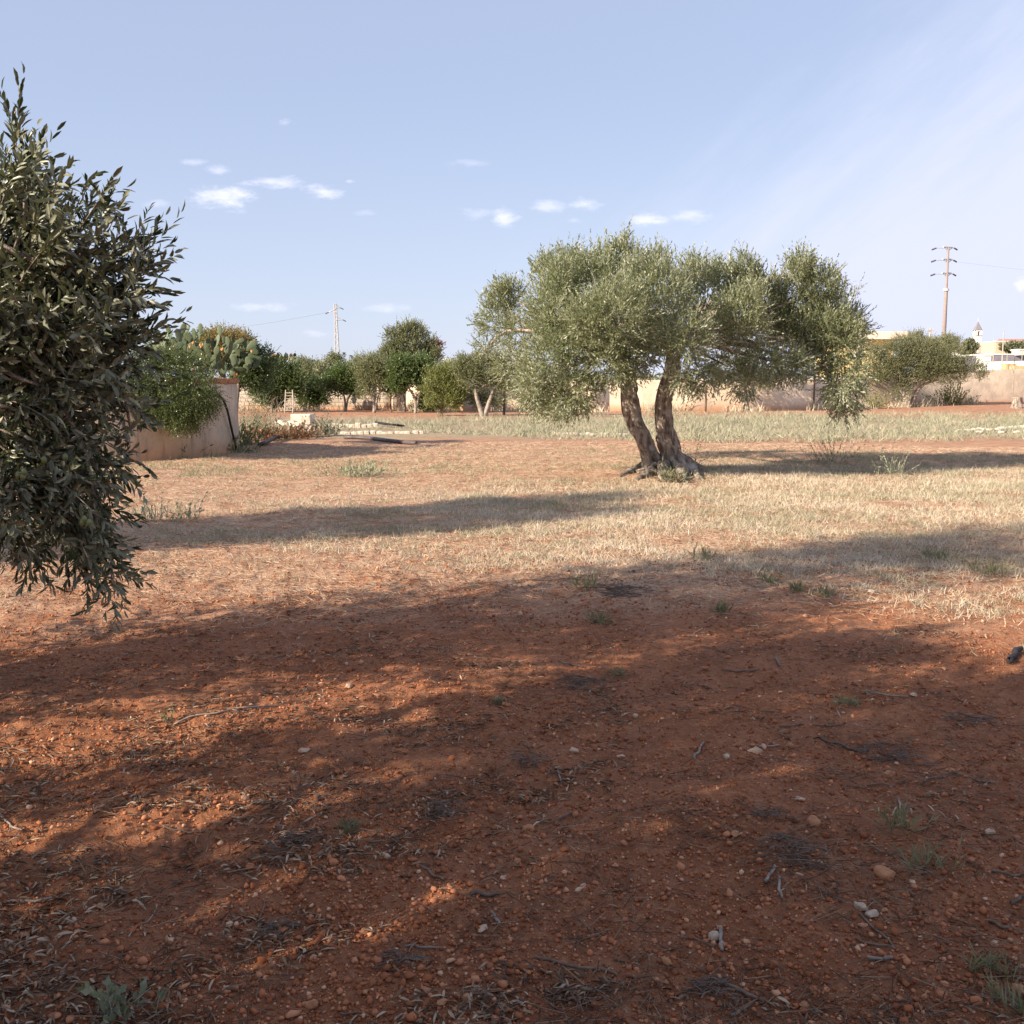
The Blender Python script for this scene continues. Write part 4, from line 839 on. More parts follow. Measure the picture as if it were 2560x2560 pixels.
block('building', 'long peach coloured block right of the church tower', 1840, 1873, 653, None, 380, 12, M['peach'], M['tile'], wins=3)
block('building', 'peach house with a flat white cornice behind the tallest thin pole', 1874, 1898, 645, None, 300, 9, M['peach'], M['white'], wins=2)
block('building', 'long low building with a pinkish tiled roof at the right edge', 1896, 1960, 657, None, 350, 12, M['peach'], M['tile'], gable=3.4, wins=6)
block('building', 'white flat roofed shed below the church tower', 1835, 1872, 668, None, 230, 8, M['white'], M['white'], wins=0)
block('building', 'low warehouse with a long dark grey blue front and a white roof edge', 1848, 1975, 670, None, 190, 10, M['sheet'], M['white'])
block('container', 'white box container standing before the dark warehouse front', 1854, 1867, 671, 682, 172, 3, M['white'], M['white'])
block('container', 'small cream tank box on the right, above the warehouse roof', 1920, 1930, 661, 670, 188, 3, M['pinkw'], M['white'])
block('building', 'white low house on the horizon left of the central olive', 836, 851, 677, None, 400, 9, M['white'], M['white'], wins=2)
block('building', 'small grey white house between the horizon trees at the left of the central olive', 853, 866, 682, None, 380, 9, M['pinkw'], M['white'], wins=1)
m = MB(); w0, w1 = xv(1838, 160), xv(1990, 158)
yw_ = tag(mesh_np('yard_wall', *wall_geo([(w0, 160), (w1, 156)], [V(966, 683, 160)[2], V(966, 681, 160)[2]], th=.4, seed=5, step=3), M['white']), 'long whitewashed yard wall below the dark warehouse front', 'wall')
for i, (x0, x1, yt, yb, Y, lab) in enumerate(((1892,1912,686,697,138,'beige stone block stack leaning against the white yard wall'),(1906,1950,690,704,134,'larger ochre stone block stack at the right edge behind the boundary wall'))):
    cx = (xv(x0, Y)+xv(x1, Y))/2; hw = (xv(x1, Y)-xv(x0, Y))/2; zt = V(966, yt, Y)[2]; m = MB(); rg2 = np.random.default_rng(i); nx = 4
    for a_ in range(nx):
        for b_ in range(5): m.box((-hw+(a_+.5)*2*hw/nx, rg2.normal(0, .05), (b_+.5)*zt/5), (hw/nx*.97, .6, zt/10*.97), rot=rg2.normal(0, .02))
    o = tag(m.build('block_stack', M['ochre'], bevel=.03), lab, 'stone blocks'); o.location = (cx, Y, 0)

# ------------------------------------------------------------------ ladder, pipes, blocks, kerbs, stump
def ladder():
    Y = 63.5; a = V(537, 774, Y); a[2] = 0; top = V(539, 736, Y+1.0); root = thing('ladder', a, 'pale wooden ladder leaning at the dark tree by the far wall', 'ladder')
    m_ = simple('ladder_wood', (.50, .42, .36), (.42, .34, .28)); T = top-a
    for s in (0, 1):
        off = np.array([s*.50, 0, 0]); tube('rail', [off+[0, 0, 0], off+T*.5, off+T-[s*.08, 0, 0]], [.035]*3, m_, n=6).parent = root
    for i in range(1, 8):
        p = T*i/8; m = MB(); m.bar(p, p+[.5-.08*i/8, 0, 0], .022, 6); m.build('rung', m_).parent = root
ladder()
M['stone'] = simple('pale_stone', (.56, .44, .33), (.42, .29, .20), scale=9, bump=.015, bscale=40)
M['whitestone'] = simple('white_stone', (.74, .68, .58), (.58, .50, .40), scale=5, bump=.03, bscale=14, stain=((.45, .27, .16), 3, .6))
def stone_mesh(name, size, seed, mat, sub=2, rough=.25):
    import bmesh
    rg = np.random.default_rng(seed); bm = bmesh.new(); bmesh.ops.create_icosphere(bm, subdivisions=sub, radius=.5)
    me = bpy.data.meshes.new(name); bm.to_mesh(me); bm.free()
    v = np.empty(len(me.vertices)*3); me.vertices.foreach_get('co', v); v = v.reshape(-1, 3)
    for _ in range(6):
        n_ = norm(rg.normal(size=3)); c = rg.uniform(.26, .42); d = v@n_; v -= np.where(d > c, d-c, 0)[:, None]*n_*.92
    v *= (1+rough*pn(v[:, 0]*3+seed, v[:, 1]*3+v[:, 2]*2.2)[:, None]); v *= np.array(size)
    me.vertices.foreach_set('co', v.ravel().astype(np.float32)); me.polygons.foreach_set('use_smooth', np.ones(len(me.polygons), bool)); me.materials.append(mat); me.update()
    o = bpy.data.objects.new(name, me); COL.objects.link(o); return o
def squared(name, px, py, w_, d_, h_, label, rot, mat, Yd=None, dz=0):
    g = gnd(px, py); m = MB(); m.box((0, 0, h_/2), (w_/2, d_/2, h_/2)); o = m.build(name, mat, bevel=min(w_, h_)*.07); o.location = (g[0], g[1], g[2]-.02+dz); o.rotation_euler = (0, 0, R(rot))
    return tag(o, label, 'stone block')
g = gnd(758, 1092)
squared('tufa_block', 758, 1092, .62, .55, .42, 'lower white tufa block carrying another, right of the round tank', 10, M['whitestone'])
squared('tufa_block', 758, 1092, .66, .5, .34, 'upper squared tufa block lying on another one right of the round tank', -6, M['whitestone'], dz=.42)
rgk = np.random.default_rng(12)
def kerb(name, x0, y0, x1, y1, n, label, w_=.28, h_=.12, cat='kerb'):
    a, b = gnd(x0, y0), gnd(x1, y1); Lk = np.linalg.norm(b-a)/n; an = math.atan2(b[1]-a[1], b[0]-a[0]); root = thing(name, a, label, cat)
    for i in range(n):
        c = a+(b-a)*(i+.5)/n-a; m = MB(); hh = h_*rgk.uniform(.7, 1.2); m.box((0, 0, 0), (Lk/2*.96, w_/2, hh)); o = m.build('kerb_stone', M['whitestone'], bevel=.02)
        o.parent = root; o.location = (c[0]+rgk.normal(0, .02), c[1]+rgk.normal(0, .04), c[2]+hh*.4); o.rotation_euler = (rgk.normal(0, .03), rgk.normal(0, .02), an+rgk.normal(0, .03))
kerb('stone_kerb', 820, 1069, 945, 1068, 9, 'low line of pale kerb stones right of the tufa blocks')
kerb('stone_kerb', 690, 1062, 735, 1064, 4, 'short run of pale kerb stones behind the dry weeds beside the round tank')
kerb('stone_kerb', 850, 1085, 1060, 1084, 14, 'longer line of half buried kerb stones in front of the first line', h_=.07)
kerb('stone_kerb', 1390, 1086, 1570, 1090, 12, 'pale kerb stones passing behind the trunks of the central olive', h_=.06)
for i, (x, y, s_) in enumerate([(2398,1081,.5),(2418,1080,.45),(2436,1079,.5),(2455,1078,.55),(2474,1078,.5),(2492,1077,.5),(2512,1076,.6),(2534,1074,.6),(2554,1072,.7),(2545,1084,.4),(2505,1084,.35),(2448,1084,.35)]):
    p = gnd(x, y); o = stone_mesh('rubble_stone', (s_, s_*.6, s_*.32), 100+i, M['whitestone'], rough=.5); o.location = (p[0], p[1], p[2]+.05)
    o['label'] = ['whitish rubble stone at the left end of the rubble row on the right','second rubble stone from the left in the whitish row','third rubble stone from the left in the whitish row','fourth rubble stone from the left in the whitish row','fifth rubble stone from the left in the whitish row','sixth rubble stone from the left in the whitish row','seventh rubble stone from the left, larger than those before it','eighth rubble stone of the whitish row, near the right edge','largest rubble stone, cut by the right edge','small rubble stone in front of the row, nearest the right edge','small rubble stone in front of the middle of the whitish row','small rubble stone in front of the left half of the row'][i]
    o['category'] = 'stone'; o['group'] = 'rubble stones on the right'
def pipe(pts, r, label, mat, name='pipe', n=8):
    P = [gnd(x, y)+[0, 0, r+.01+(q[2] if len(q) > 2 else 0)] for q in pts for x, y in [q[:2]]]
    return tag(tube(name, P, [r]*len(P), mat, n=n), label, 'pipe')
pipe([(860,1098),(920,1100),(965,1106),(1000,1110),(1040,1113)], .055, 'long dark irrigation pipe lying on red soil right of the tank', simple('grey_pipe', (.13, .10, .10), rough=.5))
pipe([(650,1118,0),(690,1104,.05),(735,1088,.12)], .06, 'dark plastic pipe slanting up through the dead plants beside the tank', hm)
pipe([(940,1066,.1),(975,1070,.08),(1010,1070,.02)], .05, 'thin black pipe lying across the far kerb stones', hm)
pipe([(1480,1022),(1580,1026),(1680,1027),(1700,1026)], .18, 'thick dark pipe along the foot of the wall behind the central olive', hm)
def stump():
    g = gnd(2541, 1026); root = thing('tree_stump', g, 'cut tree stump with pale sawn top near the right edge', 'stump')
    tube('stump_body', [(0, 0, -.1), (0, 0, .1), (.02, 0, .45), (.0, 0, .72)], [.48, .38, .32, .33], M['bark'], n=24, gnarl=.2, step=.05).parent = root
    m = MB(); m.bar((0, 0, .70), (0, 0, .735), .30, 20); m.build('sawn_top', M['stone']).parent = root
stump()
def sapling():
    g = gnd(2529, 1018); root = thing('young_sapling', g, 'bare pale sapling rising just left of the stump', 'sapling'); k = g[1]/2560
    tube('stem', [(0, 0, -.1), (.02, 0, 1.2), (-.02, 0, 2.3), (-.5, 0, 3.2)], [.05, .045, .035, .012], M['pale_bark'], n=6).parent = root
    m = MB(); m.bar((-.02, 0, 2.2), (.35, .1, 3.0), .022, 5, .008); m.bar((-.2, 0, 2.7), (-.7, .2, 2.9), .015, 5, .006); m.build('branchlet', M['pale_bark']).parent = root
sapling()

# ------------------------------------------------------------------ small plants
def plant(name, label, px, py, h, w_, mat, n=30, nleaf=7, LL=.05, LW=.014, seed=0, up=1.2, cat='plant', stems=True, mid=None):
    g = gnd(px, py); rg = np.random.default_rng(seed); root = thing(name, g, label, cat)
    d = rg.normal(0, .5, (n, 3)); d[:, 2] = up*rg.uniform(.6, 1.2, n); d = norm(d); ln = h*rg.uniform(.6, 1.05, n)
    B = np.c_[rg.normal(0, w_*.25, (n, 2)), np.zeros(n)]; d[:, :2] += B[:, :2]/max(w_, .01)*.8; d = norm(d)
    v, f, rn, P = leaves_on(B, d, ln, nleaf, LL, LW, rg, LEAF4); mesh_np('foliage', v, f, mat, rnd=rn).parent = root
    m = MB()
    for i in range(min(n, 24)): m.bar(P[i, 0], P[i, -1], LL*.05, 4, LL*.02)
    m.build('stem', M['pale_bark'] if mid is None else mid).parent = root
    return root
M['greyweed'] = leafmat('grey_green_leaf', (.26, .30, .20), (.38, .40, .28), (.36, .38, .28), rough=.8, spec=.15)
M['greentuft'] = leafmat('green_grass_blade', (.11, .125, .07), (.29, .26, .16), (.24, .22, .15), rough=.7, spec=.15)
M['sage'] = leafmat('sage_leaf', (.13, .14, .09), (.22, .22, .15), (.24, .24, .17), rough=.8)
M['deadred'] = leafmat('dead_red_leaf', (.16, .05, .03), (.28, .10, .06), (.2, .08, .05), rough=.8)
plant('seedling', 'small upright green seedling beside the long grey stick', 421, 1808, .075, .02, M['citrus'], n=5, nleaf=12, LL=.018, LW=.007, seed=1, up=4)
plant('weed', 'greyish woolly leaved weed at the bottom edge, left of centre', 300, 2548, .10, .14, M['sage'], n=16, nleaf=7, LL=.035, LW=.02, seed=2, up=.7)
plant('weed', 'tall pale grey green weed at the edge of the central olive shadow', 2222, 1188, .50, .5, M['greyweed'], n=34, nleaf=12, LL=.07, LW=.018, seed=3)
plant('weed', 'small pale weed standing in the shade strip beside the near olive', 465, 1302, .30, .28, M['greyweed'], n=16, nleaf=9, LL=.06, LW=.025, seed=4)
plant('weed', 'pale tangled weed just right of the near olive leaves, in the shade strip', 375, 1305, .32, .4, M['greyweed'], n=30, nleaf=9, LL=.06, LW=.012, seed=5)
plant('weed', 'spreading grey green weed on lit soil left of the central olive', 905, 1190, .30, .9, M['greyweed'], n=60, nleaf=9, LL=.09, LW=.02, seed=6, up=.9)
plant('weed', 'dry branching weed in front of the grey green strip, right of the trunks', 2075, 1160, .6, .9, M['sage'], n=40, nleaf=9, LL=.08, LW=.015, seed=7)
plant('weed', 'green sprout tuft at the foot of the central olive', 1680, 1206, .26, .4, M['greentuft'], n=50, nleaf=4, LL=.16, LW=.02, seed=8, up=.9)
plant('weed', 'low twiggy weed against the right root of the central olive', 1722, 1168, .5, .4, M['sage'], n=20, nleaf=8, LL=.05, LW=.02, seed=9)
plant('green_bush', 'bright green bush at the wall foot right of the broad low olive trunk', 2373, 1021, 1.6, 1.4, M['lime'], n=90, nleaf=9, LL=.22, LW=.10, seed=10, cat='bush')
plant('green_bush', 'darker green bush in the shade of the broad low olive', 2345, 1016, 2.6, 2.2, M['dark_leaf'], n=120, nleaf=9, LL=.22, LW=.12, seed=11, cat='bush')
plant('green_bush', 'small yellow green bush at the wall between the central olive and the broad low olive', 2187, 1023, 1.3, 1.1, M['lime'], n=60, nleaf=9, LL=.2, LW=.08, seed=12, cat='bush')
plant('dry_weed', 'tall straw coloured weed clump beside the right edge of the tank', 645, 1085, 1.5, .75, M['sage'], n=150, nleaf=10, LL=.12, LW=.02, seed=13, up=1.8)
plant('dead_plant', 'dark reddish dead plant between the tank and the tufa blocks', 665, 1100, .55, 1.3, M['deadred'], n=110, nleaf=8, LL=.12, LW=.05, seed=14, up=.8)
plant('dead_plant', 'dark reddish dead plant at the foot of the tufa blocks', 745, 1098, .5, 1.1, M['deadred'], n=90, nleaf=8, LL=.12, LW=.05, seed=15, up=.8)
plant('dead_plant', 'dark green and brown plant against the base of the tank at its right corner', 612, 1112, .7, .7, M['dark_leaf'], n=70, nleaf=8, LL=.12, LW=.04, seed=16, up=.9)
plant('weed', 'green weed right of the tufa blocks', 815, 1090, .7, 1.2, M['sage'], n=90, nleaf=8, LL=.12, LW=.03, seed=17, up=1.4)
plant('leafy_plant', 'low broad leaved plant at the right foot of the tank wall', 565, 1133, .45, 1.0, M['dark_leaf'], n=60, nleaf=7, LL=.16, LW=.05, seed=18, up=.5)
plant('leafy_plant', 'low dark weed at the left foot of the tank wall', 455, 1145, .45, .7, M['dark_leaf'], n=40, nleaf=7, LL=.14, LW=.04, seed=19, up=.9)
plant('leafy_plant', 'thin weed growing up the tank wall between the two darker plants', 490, 1143, .7, .4, M['sage'], n=14, nleaf=8, LL=.08, LW=.015, seed=20, up=2)
plant('weed', 'tufted weed below the lemon tree', 845, 1022, 1.1, 2.4, M['greyweed'], n=120, nleaf=8, LL=.3, LW=.06, seed=21, up=1.6)
plant('weed', 'bright tuft right of the lemon tree trunk', 905, 1024, .9, 1.6, M['lime'], n=60, nleaf=8, LL=.25, LW=.06, seed=22, up=1.4)
tufts = [(2245,2077,.10,.12,'green grass tuft among sticks right of the big rounded stone'),(2326,2175,.10,.16,'largest green grass tuft on the right, below a long twig'),(2477,2440,.08,.13,'grass tuft near the lower right corner'),(2535,2530,.08,.10,'grass tuft in the lower right corner'),
         (2120,1763,.07,.10,'dark tuft above the bent twig on the right'),(1925,1460,.10,.16,'tuft in the shade near the edge of the lit grass'),(1803,1532,.09,.12,'tuft left of the small pink flower like stone'),(1990,1480,.09,.12,'low tuft beneath the lit patch on the right'),(1545,1690,.06,.12,'small dark tuft in the middle of the shaded soil'),
         (1470,1470,.12,.30,'wide tuft beside the long dark stick near the shade edge'),(1500,1560,.10,.2,'tuft of dark grass above the middle tuft'),(2060,1490,.10,.22,'scruffy tuft in half shade on the right'),(2350,1400,.16,.5,'dry grass clump right of the lit patch'),(2470,1440,.2,.4,'tall dry grass clump near the right edge in sun'),
         (1750,1400,.14,.5,'dark grass clump at the shade edge right of centre'),(1250,1760,.05,.06,'tiny dark tuft in the middle of bare soil'),(875,2080,.05,.08,'tiny grey green tuft on lit soil at lower left')]
for i, (x, y, h, w_, lab) in enumerate(tufts):
    dry = 'dry' in lab
    g = gnd(x, y); rg = np.random.default_rng(200+i); n = 26; B = np.c_[np.clip(rg.normal(0, min(w_, .3)*.22, (n, 2)), -.1, .1), np.zeros(n)]; d = rg.normal(0, .6, (n, 3)); d[:, 2] = rg.uniform(.5, 1.4, n)
    v, f, rn, P = leaves_on(B, norm(d), h*.6*rg.uniform(.5, 1.1, n), 4, h*.8, .0045 if y > 1600 else .008, rg, LEAF4, spread=(5, 30))
    o = mesh_np('grass_tuft', v, f, M['drygrass'] if dry and 'drygrass' in M else M['greentuft'], rnd=rn); o.location = g-[0, 0, .005]; tag(o, lab, 'grass tuft', 'grass tufts on the soil')

# ------------------------------------------------------------------ ground cover (uncountable)
def scatter_polar(n, r0, r1, amax, rg, p=1.0):
    r = np.exp(rg.uniform(math.log(r0), math.log(r1), n)) if p == 1.0 else (rg.uniform(r0**p, r1**p, n))**(1/p)
    a = rg.uniform(-amax, amax, n); return r*np.sin(a), r*np.cos(a)
def xyz(x, y, dz=0): return np.stack([x, y, H(x, y)+dz], -1)
def ico():
    t = (1+5**.5)/2; v = norm(np.array([(-1,t,0),(1,t,0),(-1,-t,0),(1,-t,0),(0,-1,t),(0,1,t),(0,-1,-t),(0,1,-t),(t,0,-1),(t,0,1),(-t,0,-1),(-t,0,1)], float))
    f = np.array([(0,11,5),(0,5,1),(0,1,7),(0,7,10),(0,10,11),(1,5,9),(5,11,4),(11,10,2),(10,7,6),(7,1,8),(3,9,4),(3,4,2),(3,2,6),(3,6,8),(3,8,9),(4,9,5),(2,4,11),(6,2,10),(8,6,7),(9,8,1)]); return v, f
def clods(n, seed, smin, smax, r0, r1, label, name, mat, pw=2.4, dens=None):
    rg = np.random.default_rng(seed); x, y = scatter_polar(n, r0, r1, R(36), rg)
    k = pn(x*1.1+5, y*1.1)+.5*pn(x*4, y*4); keep = rg.uniform(-.6, .75, n) < k+.15
    x, y = x[keep], y[keep]; n = len(x)
    s = smin*(1-rg.uniform(0, 1, n)*(1-(smin/smax)**pw))**(-1/pw)
    v, f = ico(); vv = v[None]*(1+rg.uniform(-.42, .36, (n, 12, 1)))*rg.uniform(.6, 1.2, (n, 1, 3))
    a = rg.uniform(0, 6.28, n); c, q = np.cos(a)[:, None], np.sin(a)[:, None]
    vv = np.stack([vv[..., 0]*c-vv[..., 1]*q, vv[..., 0]*q+vv[..., 1]*c, vv[..., 2]*.8], -1)*s[:, None, None]*.5
    vv += xyz(x, y)[:, None, :]+np.array([0, 0, 1])*(s*.22)[:, None, None]
    ff = (np.arange(n)*12)[:, None, None]+f[None]
    stuff(mesh_np(name, vv.reshape(-1, 3), ff.reshape(-1, 3), mat, rnd=np.repeat(rg.uniform(0, 1, n)**1.9, 12)), label, 'soil')
M['clod'] = ramp3('soil_clod', [(.25, .080, .032), (.37, .125, .052), (.46, .175, .080), (.54, .25, .13), (.62, .40, .26)])
clods(170000, 1, .004, .024, 1.7, 12, 'loose red soil crumbs and grit over the shaded ground', 'soil_crumbs', M['clod'])
clods(6000, 2, .012, .040, 1.7, 10, 'scattered reddish clods and pebbles in the soil', 'soil_clods', M['clod'], pw=3)
def flat_litter(n, seed, LL, LW, name, label, mat, zone, curl=.25, lift=.006, tmpl=LEAF4, tilt=.25):
    rg = np.random.default_rng(seed); x, y, w_ = zone(n, rg); n = len(x)
    a = rg.uniform(0, 6.28, n); ax = np.stack([np.cos(a), np.sin(a), rg.normal(0, tilt, n)], -1); ax = norm(ax)
    nr = np.stack([rg.normal(0, tilt*1.3, n), rg.normal(0, tilt*1.3, n), np.ones(n)], -1); nr = norm(nr-ax*(nr*ax).sum(-1, keepdims=True)); sd = np.cross(nr, ax)
    P = xyz(x, y, lift)+np.abs(rg.normal(0, lift*.7, n))[:, None]*np.array([0, 0, 1.])
    Ls = LL*rg.uniform(.5, 1.2, n)*w_; Ws = LW*rg.uniform(.6, 1.2, n)*w_
    P = P-ax*Ls[:, None]*.5; P[:, 2] = np.maximum(P[:, 2], H(P[:, 0], P[:, 1])+.002)
    v, f = bake(tmpl, P, ax, sd, nr, Ls, Ws); stuff(mesh_np(name, v, f, mat, rnd=np.repeat(rg.uniform(0, 1, n), len(tmpl[0]))), label, 'litter')
def z_leaf(n, rg):
    x, y = scatter_polar(n, 1.7, 9.5, R(36), rg); k = pn(x*1.6+2, y*2.2+8)+.6*pn(x*5, y*6)+.30*smooth(-x, -.6, 1.4)*(1-smooth(y, 4, 7)); m = k > rg.uniform(.08, .50, n)+.22*smooth(x, -.3, .8)*(1-smooth(y, 3.2, 5)); return x[m], y[m], 1.0
M['lump'] = ramp3('soil_lump', [(.26, .092, .040), (.35, .128, .058), (.43, .17, .082), (.50, .225, .12)])
clods(60000, 3, .007, .030, 1.7, 11, 'crumbled red earth lumps covering the tilled soil', 'earth_lumps', M['lump'], pw=1.9)
M['deadleaf'] = ramp3('dead_olive_leaf', [(.08, .045, .028), (.15, .09, .055), (.24, .155, .10), (.34, .24, .16), (.50, .39, .28)])
flat_litter(56000, 5, .045, .0085, 'leaf_litter', 'dry narrow olive leaves littered in drifts over the red soil', M['deadleaf'], z_leaf, tmpl=(LEAF8[0]*[1, 1, 1.4], LEAF8[1]))
def z_twig(n, rg):
    x, y = scatter_polar(n, 1.7, 13, R(36), rg); k = pn(x*1.3+31, y*1.9+8)+.5*pn(x*4+8, y*5); m = k > rg.uniform(-.25, .42, n); return x[m], y[m], 1.0
TW = (np.array([[0, .5, 0], [0, -.5, 0], [0, 0, .02], [1, .3, 0], [1, -.3, 0], [1, 0, .02]]), np.array([[0, 2, 5, 3], [2, 1, 4, 5], [1, 0, 3, 4]]))
M['twig'] = ramp3('dry_twig', [(.065, .038, .027), (.11, .07, .05), (.18, .12, .085), (.34, .23, .15)])
flat_litter(26000, 6, .090, .0032, 'twig_litter', 'fine broken twigs scattered over the soil', M['twig'], z_twig, tmpl=TW, lift=.008, tilt=.15)
# dry straw lying between 6.5 and 32 m
M['straw'] = ramp3('straw', [(.38, .23, .14), (.55, .38, .25), (.66, .49, .345), (.76, .61, .45)], tw=.1)
def z_straw(n, rg):
    x, y = scatter_polar(n, 6.3, 30, R(33), rg, p=1.3); k = pn(x*.5+3, y*.8)+.5*pn(x*2, y*3); lo = smooth(y+2*pn(x*.3, y*.3), 6.5, 8.5); m = (k+.55 > rg.uniform(0, 1, n))*(rg.uniform(0, 1, n) < lo*.9+.05)
    x, y = x[m], y[m]; return x, y, 1+.05*(y-8)
flat_litter(150000, 7, .075, .006, 'straw_litter', 'pale chopped straw lying over the lit middle ground', M['straw'], z_straw, tmpl=TW, lift=.008, tilt=.2)

BL = (np.array([[0, .5, 0], [0, -.5, 0], [.5, .38, .06], [.5, -.38, .06], [1, 0, -.02]]), np.array([[0, 1, 3], [0, 3, 2], [2, 3, 4]]))
def blades(name, label, n, seed, zone, h, wd, mat, lean=.5, per=9, cat='grass', spread=.05):
    rg = np.random.default_rng(seed); x, y, w_ = zone(n, rg); n = len(x)
    w_ = np.broadcast_to(w_, (n,)) 
    X = np.repeat(x, per)+rg.normal(0, spread, n*per)*np.repeat(w_, per); Y = np.repeat(y, per)+rg.normal(0, spread, n*per)*np.repeat(w_, per)
    ax = rg.normal(0, lean, (n*per, 3)); ax[:, 2] = rg.uniform(.4, 1.1, n*per); ax = norm(ax)
    sd = norm(np.cross(ax, rg.normal(size=(n*per, 3)))); nr = np.cross(ax, sd)
    th = np.repeat(rg.uniform(.5, 1.2, n), per)*rg.uniform(.4, 1.1, n*per); ww = np.repeat(w_, per)
    v, f = bake(BL, xyz(X, Y, -.004), ax, sd, nr, h*th*ww, wd*ww*rg.uniform(.7, 1.2, n*per))
    rn = np.clip(np.repeat(rg.uniform(0, 1, n), per)*.6+rg.uniform(0, .4, n*per)+.35*np.repeat(pn(x*.35, y*.5), per), 0, 1)
    stuff(mesh_np(name, v, f, mat, rnd=np.repeat(rn, 5)), label, cat)
M['drygrass'] = ramp3('dry_grass', [(.28, .27, .18), (.42, .385, .27), (.57, .49, .36), (.69, .59, .46), (.78, .69, .56)], tw=.25)
M['palegreen'] = ramp3('pale_green_grass', [(.17, .20, .11), (.27, .28, .165), (.40, .37, .24), (.58, .49, .34)], tw=.25)
M['greystrip'] = ramp3('grey_green_weed', [(.22, .24, .155), (.33, .33, .22), (.45, .41, .29), (.57, .50, .36)], tw=.25)
def z_grass(n, rg):   # the broad straw meadow, widest on the right
    x, y = scatter_polar(n, 7.5, 22, R(33), rg, p=1.2)
    lo = 8.2+1.2*pn(x*.4+4, y*.4)-np.clip(x, -4, 1)*.55-smooth(x, 1.5, 4)*1.2; hi = np.where(x > 3.4, 21, 17.3+np.clip(x, -6, 0)*.75)
    m1 = smooth(y, lo, lo+1.4)*(1-smooth(y, hi-2, hi+1)); k = pn(x*.7+1, y*.9)+.5*pn(x*2.2, y*2.8)
    bare = (1-smooth(np.hypot((x+2.8)/2.6, (y-12.2)/1.1), .6, 1.1))
    m = rg.uniform(0, 1, n) < m1*np.clip(.68+k*1.3, 0.03, 1)*(1-.85*bare)*np.where(x < -1, .6, 1)
    return x[m], y[m], .8+.035*(y[m]-8)
blades('dry_grass', 'straw coloured dry grass covering the lit middle of the field', 40000, 31, z_grass, .10, .0065, M['drygrass'], lean=.6, per=9, spread=.055)
def z_green(n, rg):
    x, y = scatter_polar(n, 8.5, 27, R(33), rg, p=1.2)
    a = np.exp(-((y-(11.3+.14*x))/.7)**2)*smooth(x, -5.5, -3)*(1-smooth(x, 3, 6)); b = np.exp(-((y-(13.3+.28*(x+1)))/.9)**2)*smooth(x, -3, -1)
    c = np.exp(-((y-20)/1.6)**2)*(1-smooth(x, -2, 1))*.7; d_ = np.exp(-((y-22.5)/1.4)**2)*smooth(x, 4, 7)
    k = pn(x*.8+11, y*.9)+.5*pn(x*2.4, y*3); m = rg.uniform(0, 1, n) < np.clip(a+b+c+d_+.17+.3*smooth(x, 0, 3)*smooth(y, 10, 13), 0, 1)*np.clip(.55+k*1.4, 0, 1); return x[m], y[m], .8+.035*(y[m]-8)
blades('green_grass', 'pale green grass growing in streaks through the dry field', 26000, 32, z_green, .10, .006, M['palegreen'], lean=.55, per=9, spread=.05)
def z_edge(n, rg):
    x, y = scatter_polar(n, 5.8, 10.5, R(33), rg); k = pn(x*1.1+21, y*1.3)+.5*pn(x*3.4, y*4); m = (k > rg.uniform(.12, .6, n))*(x > -.3+rg.normal(0, .3, n)); m &= rg.uniform(0, 1, n) < smooth(x*.8+y, 7, 12); return x[m], y[m], 1.0
blades('shade_grass', 'sparse grass sprouting through red soil at the shade edge', 13000, 33, z_edge, .085, .005, M['palegreen'], lean=.7, per=8, spread=.035)
def z_strip(n, rg):
    x, y = scatter_polar(n, 29, 70, R(33), rg, p=1.1); u = x/y
    lo = np.interp(u, [-.5, -.28, -.2, 0, .1, .25, .5], [30, 31, 38, 33, 30, 28.5, 31])+1.2*pn(x*.4, y*.3); hi = np.interp(u, [-.5, -.28, -.1, .1, .5], [46, 52, 58, 68, 68])
    dens = smooth(y, lo, lo+1.5)*(1-smooth(y, hi-20, hi+3))*np.interp(u, [-.35, -.12, -.04, .05], [.25, .45, .8, 1]); k = pn(x*.35+7, y*.3)+.6*pn(x*1.1, y*.8)
    m = rg.uniform(0, 1, n) < dens*np.clip(.50+k*1.9, 0.04, 1); return x[m], y[m], .75+.5*rg.uniform(0, 1, m.sum())+.5*np.clip(k[m], 0, 1)
blades('grey_weeds', 'knee high grey green weeds in a long strip before the far wall', 30000, 34, z_strip, .30, .018, M['greystrip'], lean=.62, per=8, cat='weeds', spread=.16)
def z_wallweeds(n, rg):
    x = rg.uniform(-24, 40, n); y = np.interp(x, [p[0] for p in WP], [p[1] for p in WP])-rg.uniform(.3, 3.0, n)**1; k = pn(x*.25+3, y*.1); m = k > rg.uniform(-.1, .4, n); return x[m], y[m], 1.0
blades('wall_weeds', 'straggling dry weeds along the foot of the far wall', 1500, 35, z_wallweeds, .8, .05, M['drygrass'], lean=.35, per=8, cat='weeds', spread=.3)
def z_tank(n, rg):
    a = R(1)*rg.uniform(250, 375, n); r = TR+rg.uniform(.03, .5, n); x = TC[0]+r*np.cos(a); y = TC[1]+r*np.sin(a); m = pn(x*1.2, y*1.2) > rg.uniform(-.2, .3, n); return x[m], y[m], 1.0
blades('tank_foot_weeds', 'short weeds along the foot of the round tank', 160, 36, z_tank, .35, .02, M['palegreen'], lean=.4, per=8, cat='weeds', spread=.08)

